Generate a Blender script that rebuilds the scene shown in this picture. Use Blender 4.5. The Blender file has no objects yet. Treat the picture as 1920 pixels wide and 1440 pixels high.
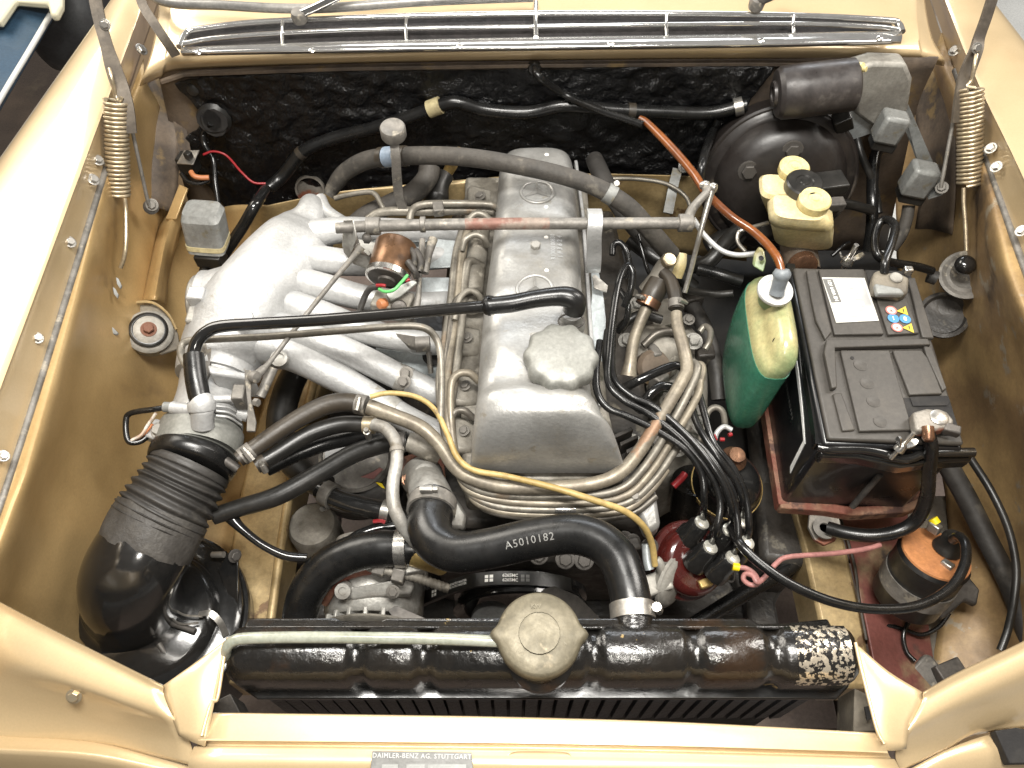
import bpy, bmesh, math, random
from mathutils import Vector, Matrix, noise as mnoise
random.seed(7)
sc = bpy.context.scene
COL = sc.collection
R = math.radians

# ---------------------------------------------------------------- camera
F = 1450.0                       # focal length in photo pixels (photo 1920 wide)
CAM = Vector((0.0, -0.18, 1.59))
PITCH = R(57.0)
cp, sp = math.cos(PITCH), math.sin(PITCH)
cam_data = bpy.data.cameras.new('camera')
cam_data.sensor_width = 36.0
cam_data.lens = 36.0 * F / 1920.0
cam_data.clip_start = 0.02
cam_data.clip_end = 200
cam = bpy.data.objects.new('camera', cam_data)
cam.location = CAM
cam.rotation_euler = (R(90) - PITCH, 0, 0)
COL.objects.link(cam)
sc.camera = cam

# ---------------------------------------------------------------- world and lamps (indoors)
w = bpy.data.worlds.new('World'); sc.world = w
w.use_nodes = True
bgn = w.node_tree.nodes['Background']
bgn.inputs[0].default_value = (1.0, 0.96, 0.91, 1)
bgn.inputs[1].default_value = 0.13

def area(name, loc, target, sx, sy, power, color):
    l = bpy.data.lights.new(name, 'AREA')
    l.shape = 'RECTANGLE'; l.size = sx; l.size_y = sy
    l.energy = power; l.color = color
    o = bpy.data.objects.new(name, l)
    o.location = loc
    o.rotation_euler = (Vector(target) - Vector(loc)).to_track_quat('-Z', 'Y').to_euler()
    COL.objects.link(o)
    return o
# workshop ceiling lamps: one right above the nose of the car, others further back; plus an added fill on the right and a weak one by the camera
area('ceiling_lamp', (0.0, 0.16, 2.45), (0.02, 0.22, 0.7), 1.0, 0.32, 48, (1.0, 0.97, 0.91))
area('ceiling_lamp', (-2.1, 2.0, 2.6), (-0.5, 0.4, 0.8), 1.6, 1.6, 70, (1.0, 0.94, 0.84))
area('ceiling_lamp', (1.9, 1.2, 2.6), (0.4, 0.4, 0.8), 0.5, 1.4, 42, (1.0, 0.95, 0.88))  # fill added on the right to brighten the inner fender
area('ceiling_lamp', (0.3, 3.6, 2.6), (0.2, 0.8, 0.9), 2.4, 0.5, 40, (0.92, 0.96, 1.0))
area('fill_lamp', (0.05, -0.42, 1.86), (0.03, 0.22, 0.6), 0.16, 0.12, 5, (1.0, 0.95, 0.87))  # weak fill added beside the camera, no real lamp

sc.view_settings.view_transform = 'Standard'
sc.view_settings.look = 'None'
sc.view_settings.gamma = 1
sc.view_settings.use_curve_mapping = False
sc.view_settings.exposure = 0.38
sc.render.engine = 'CYCLES'
sc.cycles.use_denoising = True
sc.cycles.max_bounces = 8
sc.cycles.transparent_max_bounces = 8
sc.cycles.sample_clamp_indirect = 6
sc.cycles.use_adaptive_sampling = True

# ---------------------------------------------------------------- pixel -> place
def ray(px, py):
    u = (px - 960) / F; v = (py - 720) / F
    return Vector((u, cp - sp * v, -(sp + cp * v)))
def P(px, py, z):
    """point of the view ray at height z"""
    d = ray(px, py)
    return CAM + d * ((z - CAM.z) / d.z)
def PY(px, py, y):
    """point of the view ray on the upright plane at depth y"""
    d = ray(px, py)
    return CAM + d * ((y - CAM.y) / d.y)
FWD = Vector((0, cp, -sp))
def mpp(p):
    """metres per photo pixel at point p"""
    return (Vector(p) - CAM).dot(FWD) / F
def V(t):
    return t if isinstance(t, Vector) else P(*t[:3])

# ---------------------------------------------------------------- materials
MATS = {}
def M(name, c, c2=None, s=14, lo=.40, hi=.62, rough=.5, rv=.15, metal=0., bump=0., bs=60, coat=0., detail=6,
      spots=None, spec=.5, trans=0., alpha=1., sss=0., rust=None, metal2=None, coatr=.08, grain=.22, gs=170):
    m = bpy.data.materials.new(name); m.use_nodes = True
    nt = m.node_tree; N = nt.nodes; L = nt.links
    b = N['Principled BSDF']
    tc = N.new('ShaderNodeTexCoord')
    def nz(scale, det=detail, ro=.6):
        n = N.new('ShaderNodeTexNoise'); n.inputs['Scale'].default_value = scale
        n.inputs['Detail'].default_value = det; n.inputs['Roughness'].default_value = ro
        L.new(tc.outputs['Object'], n.inputs['Vector'])
        return n.outputs['Fac']
    def ramp(x, a, e):
        r = N.new('ShaderNodeMapRange'); r.inputs[1].default_value = a; r.inputs[2].default_value = e
        r.interpolation_type = 'SMOOTHSTEP'
        L.new(x, r.inputs[0]); return r.outputs[0]
    def mixc(f, a, e):
        x = N.new('ShaderNodeMix'); x.data_type = 'RGBA'
        L.new(f, x.inputs[0])
        for v_, i in ((a, 6), (e, 7)):
            if isinstance(v_, tuple): x.inputs[i].default_value = (*v_, 1)
            else: L.new(v_, x.inputs[i])
        return x.outputs[2]
    col = c
    if c2: col = mixc(ramp(nz(s), lo, hi), c, c2)
    masks = []
    for sp_ in (spots, rust):
        if sp_:
            f = ramp(nz(sp_[1], 5), sp_[2], sp_[2] + (sp_[3] if len(sp_) > 3 else .04))
            col = mixc(f, col, sp_[0]); masks.append(f)
    if grain and c2:
        r = N.new('ShaderNodeMapRange'); r.inputs[1].default_value = .3; r.inputs[2].default_value = .7
        r.inputs[3].default_value = 1 - grain; r.inputs[4].default_value = 1 + grain * .5
        L.new(nz(gs, 3, .7), r.inputs[0])
        x = N.new('ShaderNodeMix'); x.data_type = 'RGBA'; x.blend_type = 'MULTIPLY'; x.inputs[0].default_value = 1
        L.new(col, x.inputs[6]); L.new(r.outputs[0], x.inputs[7]); col = x.outputs[2]
    if isinstance(col, tuple): b.inputs['Base Color'].default_value = (*col, 1)
    else: L.new(col, b.inputs['Base Color'])
    if rv:
        f = nz(s * 2.3)
        r = N.new('ShaderNodeMapRange'); r.inputs[1].default_value = .3; r.inputs[2].default_value = .7
        r.inputs[3].default_value = max(.02, rough - rv / 2); r.inputs[4].default_value = min(1, rough + rv / 2)
        L.new(f, r.inputs[0]); L.new(r.outputs[0], b.inputs['Roughness'])
    else: b.inputs['Roughness'].default_value = rough
    b.inputs['Metallic'].default_value = metal
    if metal2 is not None and masks:
        r = N.new('ShaderNodeMapRange'); r.inputs[3].default_value = metal; r.inputs[4].default_value = metal2
        L.new(masks[-1], r.inputs[0]); L.new(r.outputs[0], b.inputs['Metallic'])
    b.inputs['Specular IOR Level'].default_value = spec
    b.inputs['Coat Weight'].default_value = coat
    b.inputs['Coat Roughness'].default_value = coatr
    b.inputs['Transmission Weight'].default_value = trans
    b.inputs['Alpha'].default_value = alpha
    if sss:
        b.inputs['Subsurface Weight'].default_value = sss
        b.inputs['Subsurface Radius'].default_value = (.02, .015, .008)
        b.inputs['Subsurface Scale'].default_value = .3
    if bump:
        bn = N.new('ShaderNodeBump'); bn.inputs['Strength'].default_value = min(1, bump)
        bn.inputs['Distance'].default_value = .004 * max(1, bump)
        L.new(nz(bs, 4), bn.inputs['Height']); L.new(bn.outputs[0], b.inputs['Normal'])
        L.new(bn.outputs[0], b.inputs['Coat Normal'])
    MATS[name] = m
    return m

M('gold_paint', (.56, .425, .25), (.53, .40, .23), s=5, rough=.34, rv=.10, metal=.3, coat=.7, bump=.015, bs=9, grain=.05, gs=400)
M('hinge_brown', (.12, .10, .078), (.08, .066, .052), s=30, rough=.5, metal=.4, bump=.08, bs=120)
M('gold_inner', (.50, .345, .16), (.37, .245, .105), s=5, lo=.35, hi=.7, rough=.38, rv=.18, metal=.35, coat=.25, bump=.05, bs=30, grain=.10, gs=300,
  spots=((.24, .16, .08), 7, .60, .16), coatr=.3)
M('gold_dirty', (.42, .285, .13), (.24, .155, .075), s=7, lo=.36, hi=.62, rough=.5, rv=.25, metal=.25, coat=.15, bump=.12, bs=45,
  spots=((.30, .25, .18), 22, .60, .05), rust=((.075, .052, .034), 6, .60, .12), coatr=.35, grain=.14)
M('gold_rail', (.47, .35, .18), (.33, .235, .11), s=8, rough=.4, rv=.2, metal=.35, coat=.25, bump=.04, bs=30, coatr=.3,
  spots=((.17, .10, .05), 18, .63, .05))
M('rail_red', (.16, .055, .045), (.24, .17, .10), s=9, lo=.45, hi=.6, rough=.55, rv=.2, metal=.1, bump=.1, bs=40,
  spots=((.06, .045, .04), 12, .55, .1))
M('tray_rust', (.17, .055, .035), (.23, .13, .08), s=22, rough=.7, bump=.3, bs=120, spots=((.08, .04, .03), 30, .55, .08))
M('grey_dirt', (.20, .175, .135), (.11, .095, .075), s=9, lo=.38, hi=.62, rough=.65, bump=.12, bs=40, spots=((.26, .22, .15), 10, .6, .1))
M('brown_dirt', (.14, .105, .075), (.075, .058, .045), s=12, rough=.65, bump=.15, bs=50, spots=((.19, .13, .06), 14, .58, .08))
M('tar', (.004, .004, .0045), (.007, .007, .0075), s=20, rough=.15, rv=.08, bump=1.0, bs=150, coat=.1, coatr=.07, spec=.42)
M('chrome', (.82, .81, .79), None, rough=.06, rv=.05, metal=1., s=20)
M('chrome_soft', (.80, .79, .77), (.72, .71, .69), s=30, rough=.11, rv=.06, metal=.9, grain=0)
M('steel', (.50, .48, .44), (.34, .32, .29), s=30, rough=.36, rv=.2, metal=.85, bump=.05, bs=120)
M('steel_bright', (.72, .70, .66), (.55, .53, .5), s=40, rough=.25, rv=.15, metal=.95)
M('steel_dull', (.22, .205, .185), (.15, .14, .125), s=35, rough=.58, rv=.2, metal=.45, bump=.12, bs=140, spots=((.31, .28, .23), 45, .58, .08))
M('steel_dark', (.11, .10, .09), (.065, .06, .055), s=30, rough=.55, rv=.2, metal=.5, bump=.12, bs=140)
M('rust_worn', (.20, .10, .075), (.25, .20, .165), s=38, lo=.42, hi=.58, rough=.6, metal=.25, bump=.12, bs=140)
M('steel_rust', (.25, .23, .20), (.18, .16, .135), s=30, rough=.55, metal=.4, bump=.1, bs=140, rust=((.20, .075, .045), 9, .53, .05))
M('spring_gold', (.55, .46, .32), (.42, .345, .235), s=60, rough=.36, rv=.1, metal=.75)
M('alu_cast', (.41, .405, .39), (.29, .285, .27), s=11, lo=.36, hi=.64, rough=.43, rv=.16, metal=.55, bump=.16, bs=240,
  spots=((.27, .255, .225), 10, .56, .18), rust=((.32, .30, .26), 45, .64, .06), grain=.12)
M('alu_white', (.50, .50, .495), (.38, .38, .375), s=12, lo=.36, hi=.66, rough=.50, rv=.2, metal=.4, bump=.22, bs=240, detail=9,
  spots=((.30, .285, .26), 15, .62, .12), rust=((.33, .31, .27), 38, .65, .06), grain=.12)
M('alu_grey', (.42, .41, .38), (.27, .255, .23), s=18, rough=.52, rv=.2, metal=.5, bump=.2, bs=180, spots=((.17, .15, .12), 20, .6, .08))
M('alu_dirty', (.27, .25, .215), (.15, .135, .11), s=22, rough=.6, rv=.2, metal=.35, bump=.3, bs=120, spots=((.36, .33, .28), 26, .6, .08))
M('shield_blue', (.58, .62, .63), (.48, .52, .53), s=20, rough=.36, rv=.15, metal=.6, spots=((.33, .33, .32), 30, .65, .05))
M('grease', (.050, .043, .036), (.026, .023, .020), s=18, rough=.55, rv=.35, bump=.45, bs=70, spots=((.13, .115, .09), 24, .60, .08))
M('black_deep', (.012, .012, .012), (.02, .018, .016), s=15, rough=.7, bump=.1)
M('rubber', (.012, .0115, .0105), (.020, .0185, .0165), s=25, rough=.36, rv=.14, bump=.04, bs=200)
M('rubber_new', (.007, .007, .007), (.011, .0105, .010), s=25, rough=.29, rv=.12, bump=.03, bs=320)
M('rubber_dusty', (.060, .053, .045), (.038, .034, .029), s=22, rough=.72, rv=.2, bump=.2, bs=260, spots=((.11, .098, .08), 30, .56, .12))
M('rubber_grey', (.036, .033, .030), (.024, .022, .020), s=22, rough=.55, rv=.2, bump=.12, bs=180, spots=((.075, .068, .058), 14, .56, .14))
M('rubber_brown', (.042, .033, .023), (.026, .021, .016), s=22, rough=.46, rv=.2, bump=.08, bs=180)
M('tape', (.058, .053, .047), (.042, .038, .034), s=40, rough=.6, rv=.2, bump=.3, bs=200)
M('gloss_black', (.010, .010, .010), (.014, .013, .012), s=10, rough=.17, rv=.10, coat=.4, bump=.04, bs=55)
M('gloss_worn', (.007, .0065, .006), (.012, .010, .008), s=16, rough=.24, rv=.2, coat=.35, bump=.22, bs=130,
  rust=((.24, .17, .07), 30, .685, .02), spots=((.022, .012, .006), 9, .58, .1))
M('paint_black', (.008, .008, .008), (.013, .012, .011), s=12, rough=.42, rv=.2, bump=.06, bs=90, spots=((.03, .027, .023), 30, .62, .05))
M('solder', (.012, .011, .010), None, s=40, rough=.22, rv=.1, bump=.25, bs=90, rust=((.80, .70, .55), 170, .50, .015), metal=0., metal2=.8)
M('fin_black', (.020, .025, .032), (.032, .038, .047), s=50, rough=.5, bump=.5, bs=240)
M('booster', (.018, .0145, .013), (.012, .010, .009), s=12, rough=.4, rv=.25, bump=.06, bs=50, spots=((.075, .062, .05), 11, .57, .1))
M('motor_black', (.030, .026, .025), (.05, .043, .04), s=16, rough=.42, rv=.3, metal=.2, bump=.08, spots=((.09, .08, .072), 16, .6, .08))
M('motor_grey', (.34, .325, .29), (.22, .205, .18), s=14, rough=.6, metal=.3, bump=.12, bs=80)
M('relay_grey', (.25, .255, .245), (.18, .18, .17), s=18, rough=.5, rv=.15, metal=.2, bump=.06, spots=((.16, .145, .11), 24, .6, .06))
M('relay_tape', (.42, .36, .20), (.30, .25, .14), s=50, rough=.6)
M('cream_plastic', (.66, .57, .34), (.57, .47, .24), s=14, rough=.38, rv=.1, sss=.25, bump=.02, spots=((.52, .36, .15), 18, .64, .06))
M('cream_cap', (.62, .54, .28), (.53, .44, .20), s=30, rough=.42, sss=.15)
M('bottle', (.46, .40, .20), (.20, .27, .13), s=5, lo=.40, hi=.60, rough=.28, rv=.1, trans=0, spots=((.30, .20, .10), 12, .64, .08), coat=.2)
M('fluid', (.035, .15, .095), (.06, .20, .125), s=6, rough=.25, rv=.05, sss=.2)
M('white_cap', (.56, .56, .54), (.46, .45, .43), s=30, rough=.45)
M('grey_plastic', (.20, .22, .235), (.15, .165, .18), s=40, rough=.45)
M('orange_tube', (.20, .062, .013), (.12, .036, .010), s=14, rough=.28, rv=.1, coat=.3, spots=((.13, .042, .016), 20, .6, .06))
M('yellow_hose', (.46, .33, .13), (.34, .24, .085), s=26, rough=.5, spots=((.2, .14, .06), 50, .66, .03))
M('clear_hose', (.30, .31, .26), (.24, .25, .2), s=30, rough=.2, rv=.05, coat=.4, sss=.1)
M('line_grey', (.24, .22, .185), (.165, .15, .125), s=28, rough=.45, rv=.2, metal=.45, bump=.07, bs=160, spots=((.20, .155, .11), 20, .6, .08))
M('line_beige', (.27, .235, .18), (.18, .155, .12), s=24, rough=.46, rv=.2, metal=.35, bump=.07, bs=160, spots=((.26, .16, .10), 14, .63, .05))
M('line_dark', (.15, .135, .115), (.10, .09, .075), s=28, rough=.42, rv=.2, metal=.5, bump=.07, bs=160)
M('brass', (.50, .36, .14), (.38, .26, .1), s=30, rough=.4, metal=.7)
M('cap_brass', (.15, .13, .088), (.11, .095, .063), s=26, lo=.38, hi=.66, rough=.5, rv=.18, metal=.35, bump=.08, bs=260, spots=((.24, .2, .135), 22, .62, .07))
M('cap_grey', (.25, .25, .23), (.205, .205, .185), s=14, rough=.48, rv=.1, metal=.25, bump=.05, bs=200, spots=((.36, .35, .32), 10, .6, .1))
M('copper', (.25, .135, .08), (.15, .08, .05), s=30, rough=.3, metal=.75)
M('solenoid', (.23, .125, .065), (.15, .082, .045), s=20, lo=.4, hi=.65, rough=.34, rv=.2, metal=.6, spots=((.10, .065, .045), 22, .58, .08))
M('bakelite', (.060, .010, .008), (.045, .008, .007), s=12, rough=.2, rv=.1, coat=.5)
M('coil_orange', (.50, .215, .085), (.40, .17, .07), s=18, rough=.42, spots=((.33, .16, .08), 26, .62, .06))
M('battery_case', (.007, .0075, .009), (.011, .011, .012), s=14, rough=.32, rv=.12, coat=.2, spots=((.03, .03, .03), 40, .66, .04))
M('battery_lid', (.046, .041, .035), (.056, .050, .043), s=10, rough=.52, rv=.12, bump=.03, bs=300, spots=((.068, .060, .05), 16, .58, .14))
M('label_white', (.54, .53, .49), None, rough=.35, rv=0)
M('label_silver', (.37, .37, .365), None, rough=.3, rv=0)
M('label_grey', (.13, .128, .12), None, rough=.4, rv=0)
M('print_white', (.78, .77, .73), None, rough=.5, rv=0)
M('print_dim', (.17, .168, .16), None, rough=.5, rv=0)
M('sticker_red', (.46, .15, .13), None, rough=.4, rv=0)
M('sticker_pink', (.58, .42, .39), None, rough=.4, rv=0)
M('sticker_blue', (.06, .22, .44), None, rough=.4, rv=0)
M('sticker_yellow', (.55, .42, .04), None, rough=.4, rv=0)
M('sticker_black', (.03, .03, .03), None, rough=.4, rv=0)
M('paper', (.74, .74, .72), (.64, .64, .63), s=30, rough=.6)
M('wire_black', (.007, .007, .007), (.012, .0115, .011), s=30, rough=.25, rv=.12)
M('wire_red', (.26, .014, .018), None, rough=.4, rv=0)
M('wire_pink', (.36, .165, .15), (.27, .12, .11), s=30, rough=.45)
M('wire_green', (.10, .42, .12), None, rough=.4, rv=0)
M('wire_white', (.62, .58, .52), (.45, .33, .25), s=60, rough=.5)
M('wire_orange', (.40, .15, .06), None, rough=.5, rv=.0)
M('yellow_tag', (.78, .60, .01), None, rough=.4, rv=0)
M('lead_end', (.72, .70, .62), (.55, .53, .47), s=60, rough=.3, metal=.6)
M('blue_clip', (.24, .30, .38), (.19, .24, .31), s=30, rough=.5)
M('plate', (.15, .15, .145), (.12, .12, .115), s=40, rough=.45, metal=.5, bump=.05, bs=300)
M('paver', (.19, .145, .12), (.13, .10, .085), s=9, rough=.8, bump=.2, bs=60)
M('floor_dark', (.070, .052, .040), (.042, .032, .026), s=3, rough=.22, rv=.15, detail=3, spots=((.10, .08, .055), 2, .6, .1))
M('floor_light', (.62, .62, .60), (.55, .55, .53), s=3, rough=.4)
M('blue_panel', (.035, .075, .125), (.03, .065, .105), s=4, rough=.4, coat=.3)
M('cream_panel', (.62, .58, .43), None, rough=.4)
M('trim_white', (.70, .70, .66), None, rough=.4, rv=0)
M('tyre', (.04, .042, .044), (.03, .03, .032), s=20, rough=.6)
M('glass_seal', (.20, .195, .185), (.28, .27, .25), s=10, rough=.4, metal=.4)
M('void', (.010, .009, .009), (.022, .02, .018), s=30, rough=.8, bump=.3)
M('vent_shade', (.012, .010, .010), (.022, .018, .018), s=60, rough=.75, bump=.5, bs=220)

# ---------------------------------------------------------------- objects
ROOTS = []
PATHS = {}
def thing(name, label, cat, group=None):
    o = bpy.data.objects.new(name, None)
    o.empty_display_size = .02
    COL.objects.link(o); ROOTS.append(o)
    o['label'] = label; o['category'] = cat
    if group: o['group'] = group
    return o
def tag(o, label, cat, group=None):
    o['label'] = label; o['category'] = cat
    if group: o['group'] = group
    return o
def link(o, parent):
    COL.objects.link(o)
    if parent is not None:
        o.parent = parent
        if parent.type == 'MESH':
            o.matrix_parent_inverse = Matrix.Translation(-Vector(parent.location))
    return o
def obj(name, verts, faces, mat, parent=None, smooth=40, bevel=0, fix=True, seg=2, sub=0, solid=0, soff=-1):
    c = Vector((0, 0, 0))
    for v_ in verts: c += v_
    c /= max(1, len(verts))
    me = bpy.data.meshes.new(name)
    me.from_pydata([v_ - c for v_ in verts], [], faces)
    if fix:
        bm = bmesh.new(); bm.from_mesh(me)
        bmesh.ops.recalc_face_normals(bm, faces=bm.faces)
        bm.to_mesh(me); bm.free()
    if smooth:
        me.shade_smooth() if hasattr(me, 'shade_smooth') else None
        me.polygons.foreach_set('use_smooth', [True] * len(me.polygons))
        if smooth < 180: me.set_sharp_from_angle(angle=R(smooth))
    if mat: me.materials.append(MATS[mat])
    o = bpy.data.objects.new(name, me); o.location = c
    link(o, parent)
    if solid:
        m = o.modifiers.new('solid', 'SOLIDIFY'); m.thickness = solid; m.offset = soff
    if bevel:
        m = o.modifiers.new('bevel', 'BEVEL'); m.width = bevel; m.segments = seg; m.limit_method = 'ANGLE'; m.angle_limit = R(35)
    if sub:
        m = o.modifiers.new('sub', 'SUBSURF'); m.levels = sub; m.render_levels = sub
    return o

def crom(pts, n):
    """Catmull-Rom through tuples/vectors of any length"""
    pts = [tuple(p) for p in pts]
    if len(pts) < 3:
        a, b = pts[0], pts[-1]
        return [tuple(a[k] + (b[k] - a[k]) * i / n for k in range(len(a))) for i in range(n + 1)]
    out = []
    ext = [tuple(2 * a - b for a, b in zip(pts[0], pts[1]))] + pts + [tuple(2 * a - b for a, b in zip(pts[-1], pts[-2]))]
    for i in range(1, len(ext) - 2):
        p0, p1, p2, p3 = ext[i - 1:i + 3]
        for k in range(n):
            t = k / n
            out.append(tuple(.5 * (2 * b + (c - a) * t + (2 * a - 5 * b + 4 * c - d) * t * t + (3 * b - a - 3 * c + d) * t ** 3)
                             for a, b, c, d in zip(p0, p1, p2, p3)))
    out.append(pts[-1])
    return out

def frames(pp):
    T = []
    for i in range(len(pp)):
        a = pp[max(0, i - 1)]; b = pp[min(len(pp) - 1, i + 1)]
        T.append((b - a).normalized())
    up = Vector((0, 0, 1))
    if abs(T[0].dot(up)) > .9: up = Vector((0, 1, 0))
    n = (up - T[0] * up.dot(T[0])).normalized()
    out = []
    for t in T:
        n = (n - t * n.dot(t)).normalized()
        out.append((t, n, t.cross(n)))
    return out

def sweep(pp, rr, n=12, cap=True, rfun=None):
    fr = frames(pp)
    vs, fs = [], []
    for i, (p, r, (t, a, b)) in enumerate(zip(pp, rr, fr)):
        for k in range(n):
            an = 2 * math.pi * k / n
            q = r * (rfun(i / (len(pp) - 1), an) if rfun else 1)
            vs.append(p + (a * math.cos(an) + b * math.sin(an)) * q)
    for i in range(len(pp) - 1):
        for k in range(n):
            fs.append((i * n + k, i * n + (k + 1) % n, (i + 1) * n + (k + 1) % n, (i + 1) * n + k))
    if cap:
        fs.append(tuple(range(n - 1, -1, -1)))
        fs.append(tuple((len(pp) - 1) * n + k for k in range(n)))
    return vs, fs

def path3(pts, r, seg):
    q = []
    for p in pts:
        if isinstance(p, Vector): v_ = p; rp = r
        else: v_ = P(*p[:3]); rp = p[3] if len(p) > 3 else r
        q.append((v_.x, v_.y, v_.z, rp * mpp(v_)))
    s = crom(q, seg)
    return [Vector(a[:3]) for a in s], [max(.0004, a[3]) for a in s]

def tube(name, pts, r, mat, parent=None, n=12, seg=6, rfun=None, cap=True, smooth=50, bumpy=0):
    pp, rr = path3(pts, r, seg)
    if bumpy:
        rr = [x * (1 + bumpy * mnoise.noise(p * 55)) for x, p in zip(rr, pp)]
    vs, fs = sweep(pp, rr, n, cap, rfun)
    o = obj(name, vs, fs, mat, parent, smooth=smooth)
    PATHS[o.name] = (pp, rr)
    return o

def ring_on(o, f, wpx, mat, parent, name='hose_clamp', grow=1.12, screw=None, n=20, smat='steel'):
    """a band round a tube at fraction f of its length, with an optional screw housing at angle screw"""
    pp, rr = PATHS[o.name]
    L = [0]
    for a, b in zip(pp, pp[1:]): L.append(L[-1] + (b - a).length)
    s = f * L[-1]
    i = max(k for k in range(len(L)) if L[k] <= s + 1e-9); i = min(i, len(pp) - 2)
    t = (s - L[i]) / max(1e-9, L[i + 1] - L[i])
    p = pp[i].lerp(pp[i + 1], t); r = (rr[i] * (1 - t) + rr[i + 1] * t) * grow
    d = (pp[i + 1] - pp[i]).normalized(); hw = wpx * mpp(p) / 2
    vs, fs = sweep([p - d * hw, p - d * hw * .98, p + d * hw * .98, p + d * hw], [r * .97, r, r, r * .97], n)
    c = obj(name, vs, fs, mat, parent, smooth=50)
    if screw is not None:
        # towards the camera side
        tc = (CAM - p).normalized(); tc = (tc - d * tc.dot(d)).normalized(); sd = d.cross(tc)
        q = p + (tc * math.cos(screw) + sd * math.sin(screw)) * (r * 1.12)
        ax = (-tc * math.sin(screw) + sd * math.cos(screw))
        vs, fs = sweep([q - ax * hw * 1.3, q - ax * hw * .6, q - ax * hw * .55, q + ax * hw * 1.2], [hw * .45, hw * .45, hw * .62, hw * .62], 8)
        obj('clamp_screw', vs, fs, smat, c, smooth=40)
    return c

def lathe(name, base, axis, prof, mat, parent=None, n=32, smooth=40, px=True, seg=1):
    """profile of (radius, height) along axis from base; px: in photo pixels at base"""
    base = V(base); axis = Vector(axis).normalized()
    k = mpp(base) if px else 1
    x = axis.orthogonal().normalized(); y = axis.cross(x)
    if seg > 1: prof = crom(prof, seg)
    vs, fs = [], []
    for r, h in prof:
        for i in range(n):
            a = 2 * math.pi * i / n
            vs.append(base + axis * (h * k) + (x * math.cos(a) + y * math.sin(a)) * (max(r, .02) * k))
    for j in range(len(prof) - 1):
        for i in range(n):
            fs.append((j * n + i, j * n + (i + 1) % n, (j + 1) * n + (i + 1) % n, (j + 1) * n + i))
    fs.append(tuple(range(n))); fs.append(tuple((len(prof) - 1) * n + i for i in range(n)))
    return obj(name, vs, fs, mat, parent, smooth=smooth)

def slab(name, pts, z, th, mat, parent=None, bevel=.001, dirv=None, smooth=30):
    """outline (px,py[,z]) with its upper face at height z, thickness th downwards"""
    top = [V((p[0], p[1], p[2] if len(p) > 2 else z)) if not isinstance(p, Vector) else p for p in pts]
    d = (dirv.normalized() if dirv else Vector((0, 0, -1))) * th
    n = len(top)
    vs = top + [p + d for p in top]
    fs = [tuple(range(n)), tuple(range(2 * n - 1, n - 1, -1))]
    fs += [(i, i + n, (i + 1) % n + n, (i + 1) % n) for i in range(n)]
    return obj(name, vs, fs, mat, parent, smooth=smooth, bevel=min(bevel, th * .45) if bevel else 0)

def box(name, c, size, mat, parent=None, rot=(0, 0, 0), bevel=.002, px=False, smooth=30):
    c = V(c)
    if px: size = [s_ * mpp(c) for s_ in size]
    m = Matrix.Translation(c) @ Matrix.Rotation(R(rot[2]), 4, 'Z') @ Matrix.Rotation(R(rot[1]), 4, 'Y') @ Matrix.Rotation(R(rot[0]), 4, 'X')
    vs = [m @ Vector((sx * size[0] / 2, sy * size[1] / 2, sz * size[2] / 2)) for sz in (-1, 1) for sx, sy in ((-1, -1), (1, -1), (1, 1), (-1, 1))]
    fs = [(3, 2, 1, 0), (4, 5, 6, 7), (0, 1, 5, 4), (1, 2, 6, 5), (2, 3, 7, 6), (3, 0, 4, 7)]
    return obj(name, vs, fs, mat, parent, smooth=smooth, bevel=bevel)

def sheet(name, rows, mat, parent=None, nu=5, nv=5, solid=.0015, hf=None, smooth=60):
    """smooth surface through a grid of (px,py,z) or Vector control points; thickness goes away from the camera"""
    g = [[tuple(V(p)) for p in r] for r in rows]
    g = [crom(r, nu) for r in g]
    cols = [crom([g[i][j] for i in range(len(g))], nv) for j in range(len(g[0]))]
    nr, nc = len(cols[0]), len(cols)
    vs = [Vector(cols[j][i]) for i in range(nr) for j in range(nc)]
    fs = [(i * nc + j, i * nc + j + 1, (i + 1) * nc + j + 1, (i + 1) * nc + j) for i in range(nr - 1) for j in range(nc - 1)]
    s = 0
    for f in fs[::max(1, len(fs) // 60)]:
        a, b, c = vs[f[0]], vs[f[1]], vs[f[2]]
        nn = (b - a).cross(c - a)
        if nn.length: s += nn.normalized().dot((CAM - a).normalized())
    if s < 0: fs = [f[::-1] for f in fs]
    if hf:
        vs = [hf(p) for p in vs]
    return obj(name, vs, fs, mat, parent, smooth=smooth, fix=False, solid=solid)

def loft(name, secs, mat, parent=None, smooth=60, sub=0):
    n = len(secs[0]); vs = [p for s_ in secs for p in s_]; fs = []
    for i in range(len(secs) - 1):
        for k in range(n):
            fs.append((i * n + k, i * n + (k + 1) % n, (i + 1) * n + (k + 1) % n, (i + 1) * n + k))
    fs.append(tuple(range(n - 1, -1, -1))); fs.append(tuple((len(secs) - 1) * n + k for k in range(n)))
    return obj(name, vs, fs, mat, parent, smooth=smooth, sub=sub)

def oval(c, a, b, n=24, p=2.5, rot=0, tiltx=0):
    """level superellipse round c (Vector), half sizes a, b in metres"""
    out = []
    for i in range(n):
        t = 2 * math.pi * i / n
        ct, st = math.cos(t), math.sin(t)
        x = a * math.copysign(abs(ct) ** (2 / p), ct); y = b * math.copysign(abs(st) ** (2 / p), st)
        out.append(c + Vector((x * math.cos(rot) - y * math.sin(rot), x * math.sin(rot) + y * math.cos(rot), 0)))
    return out

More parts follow.
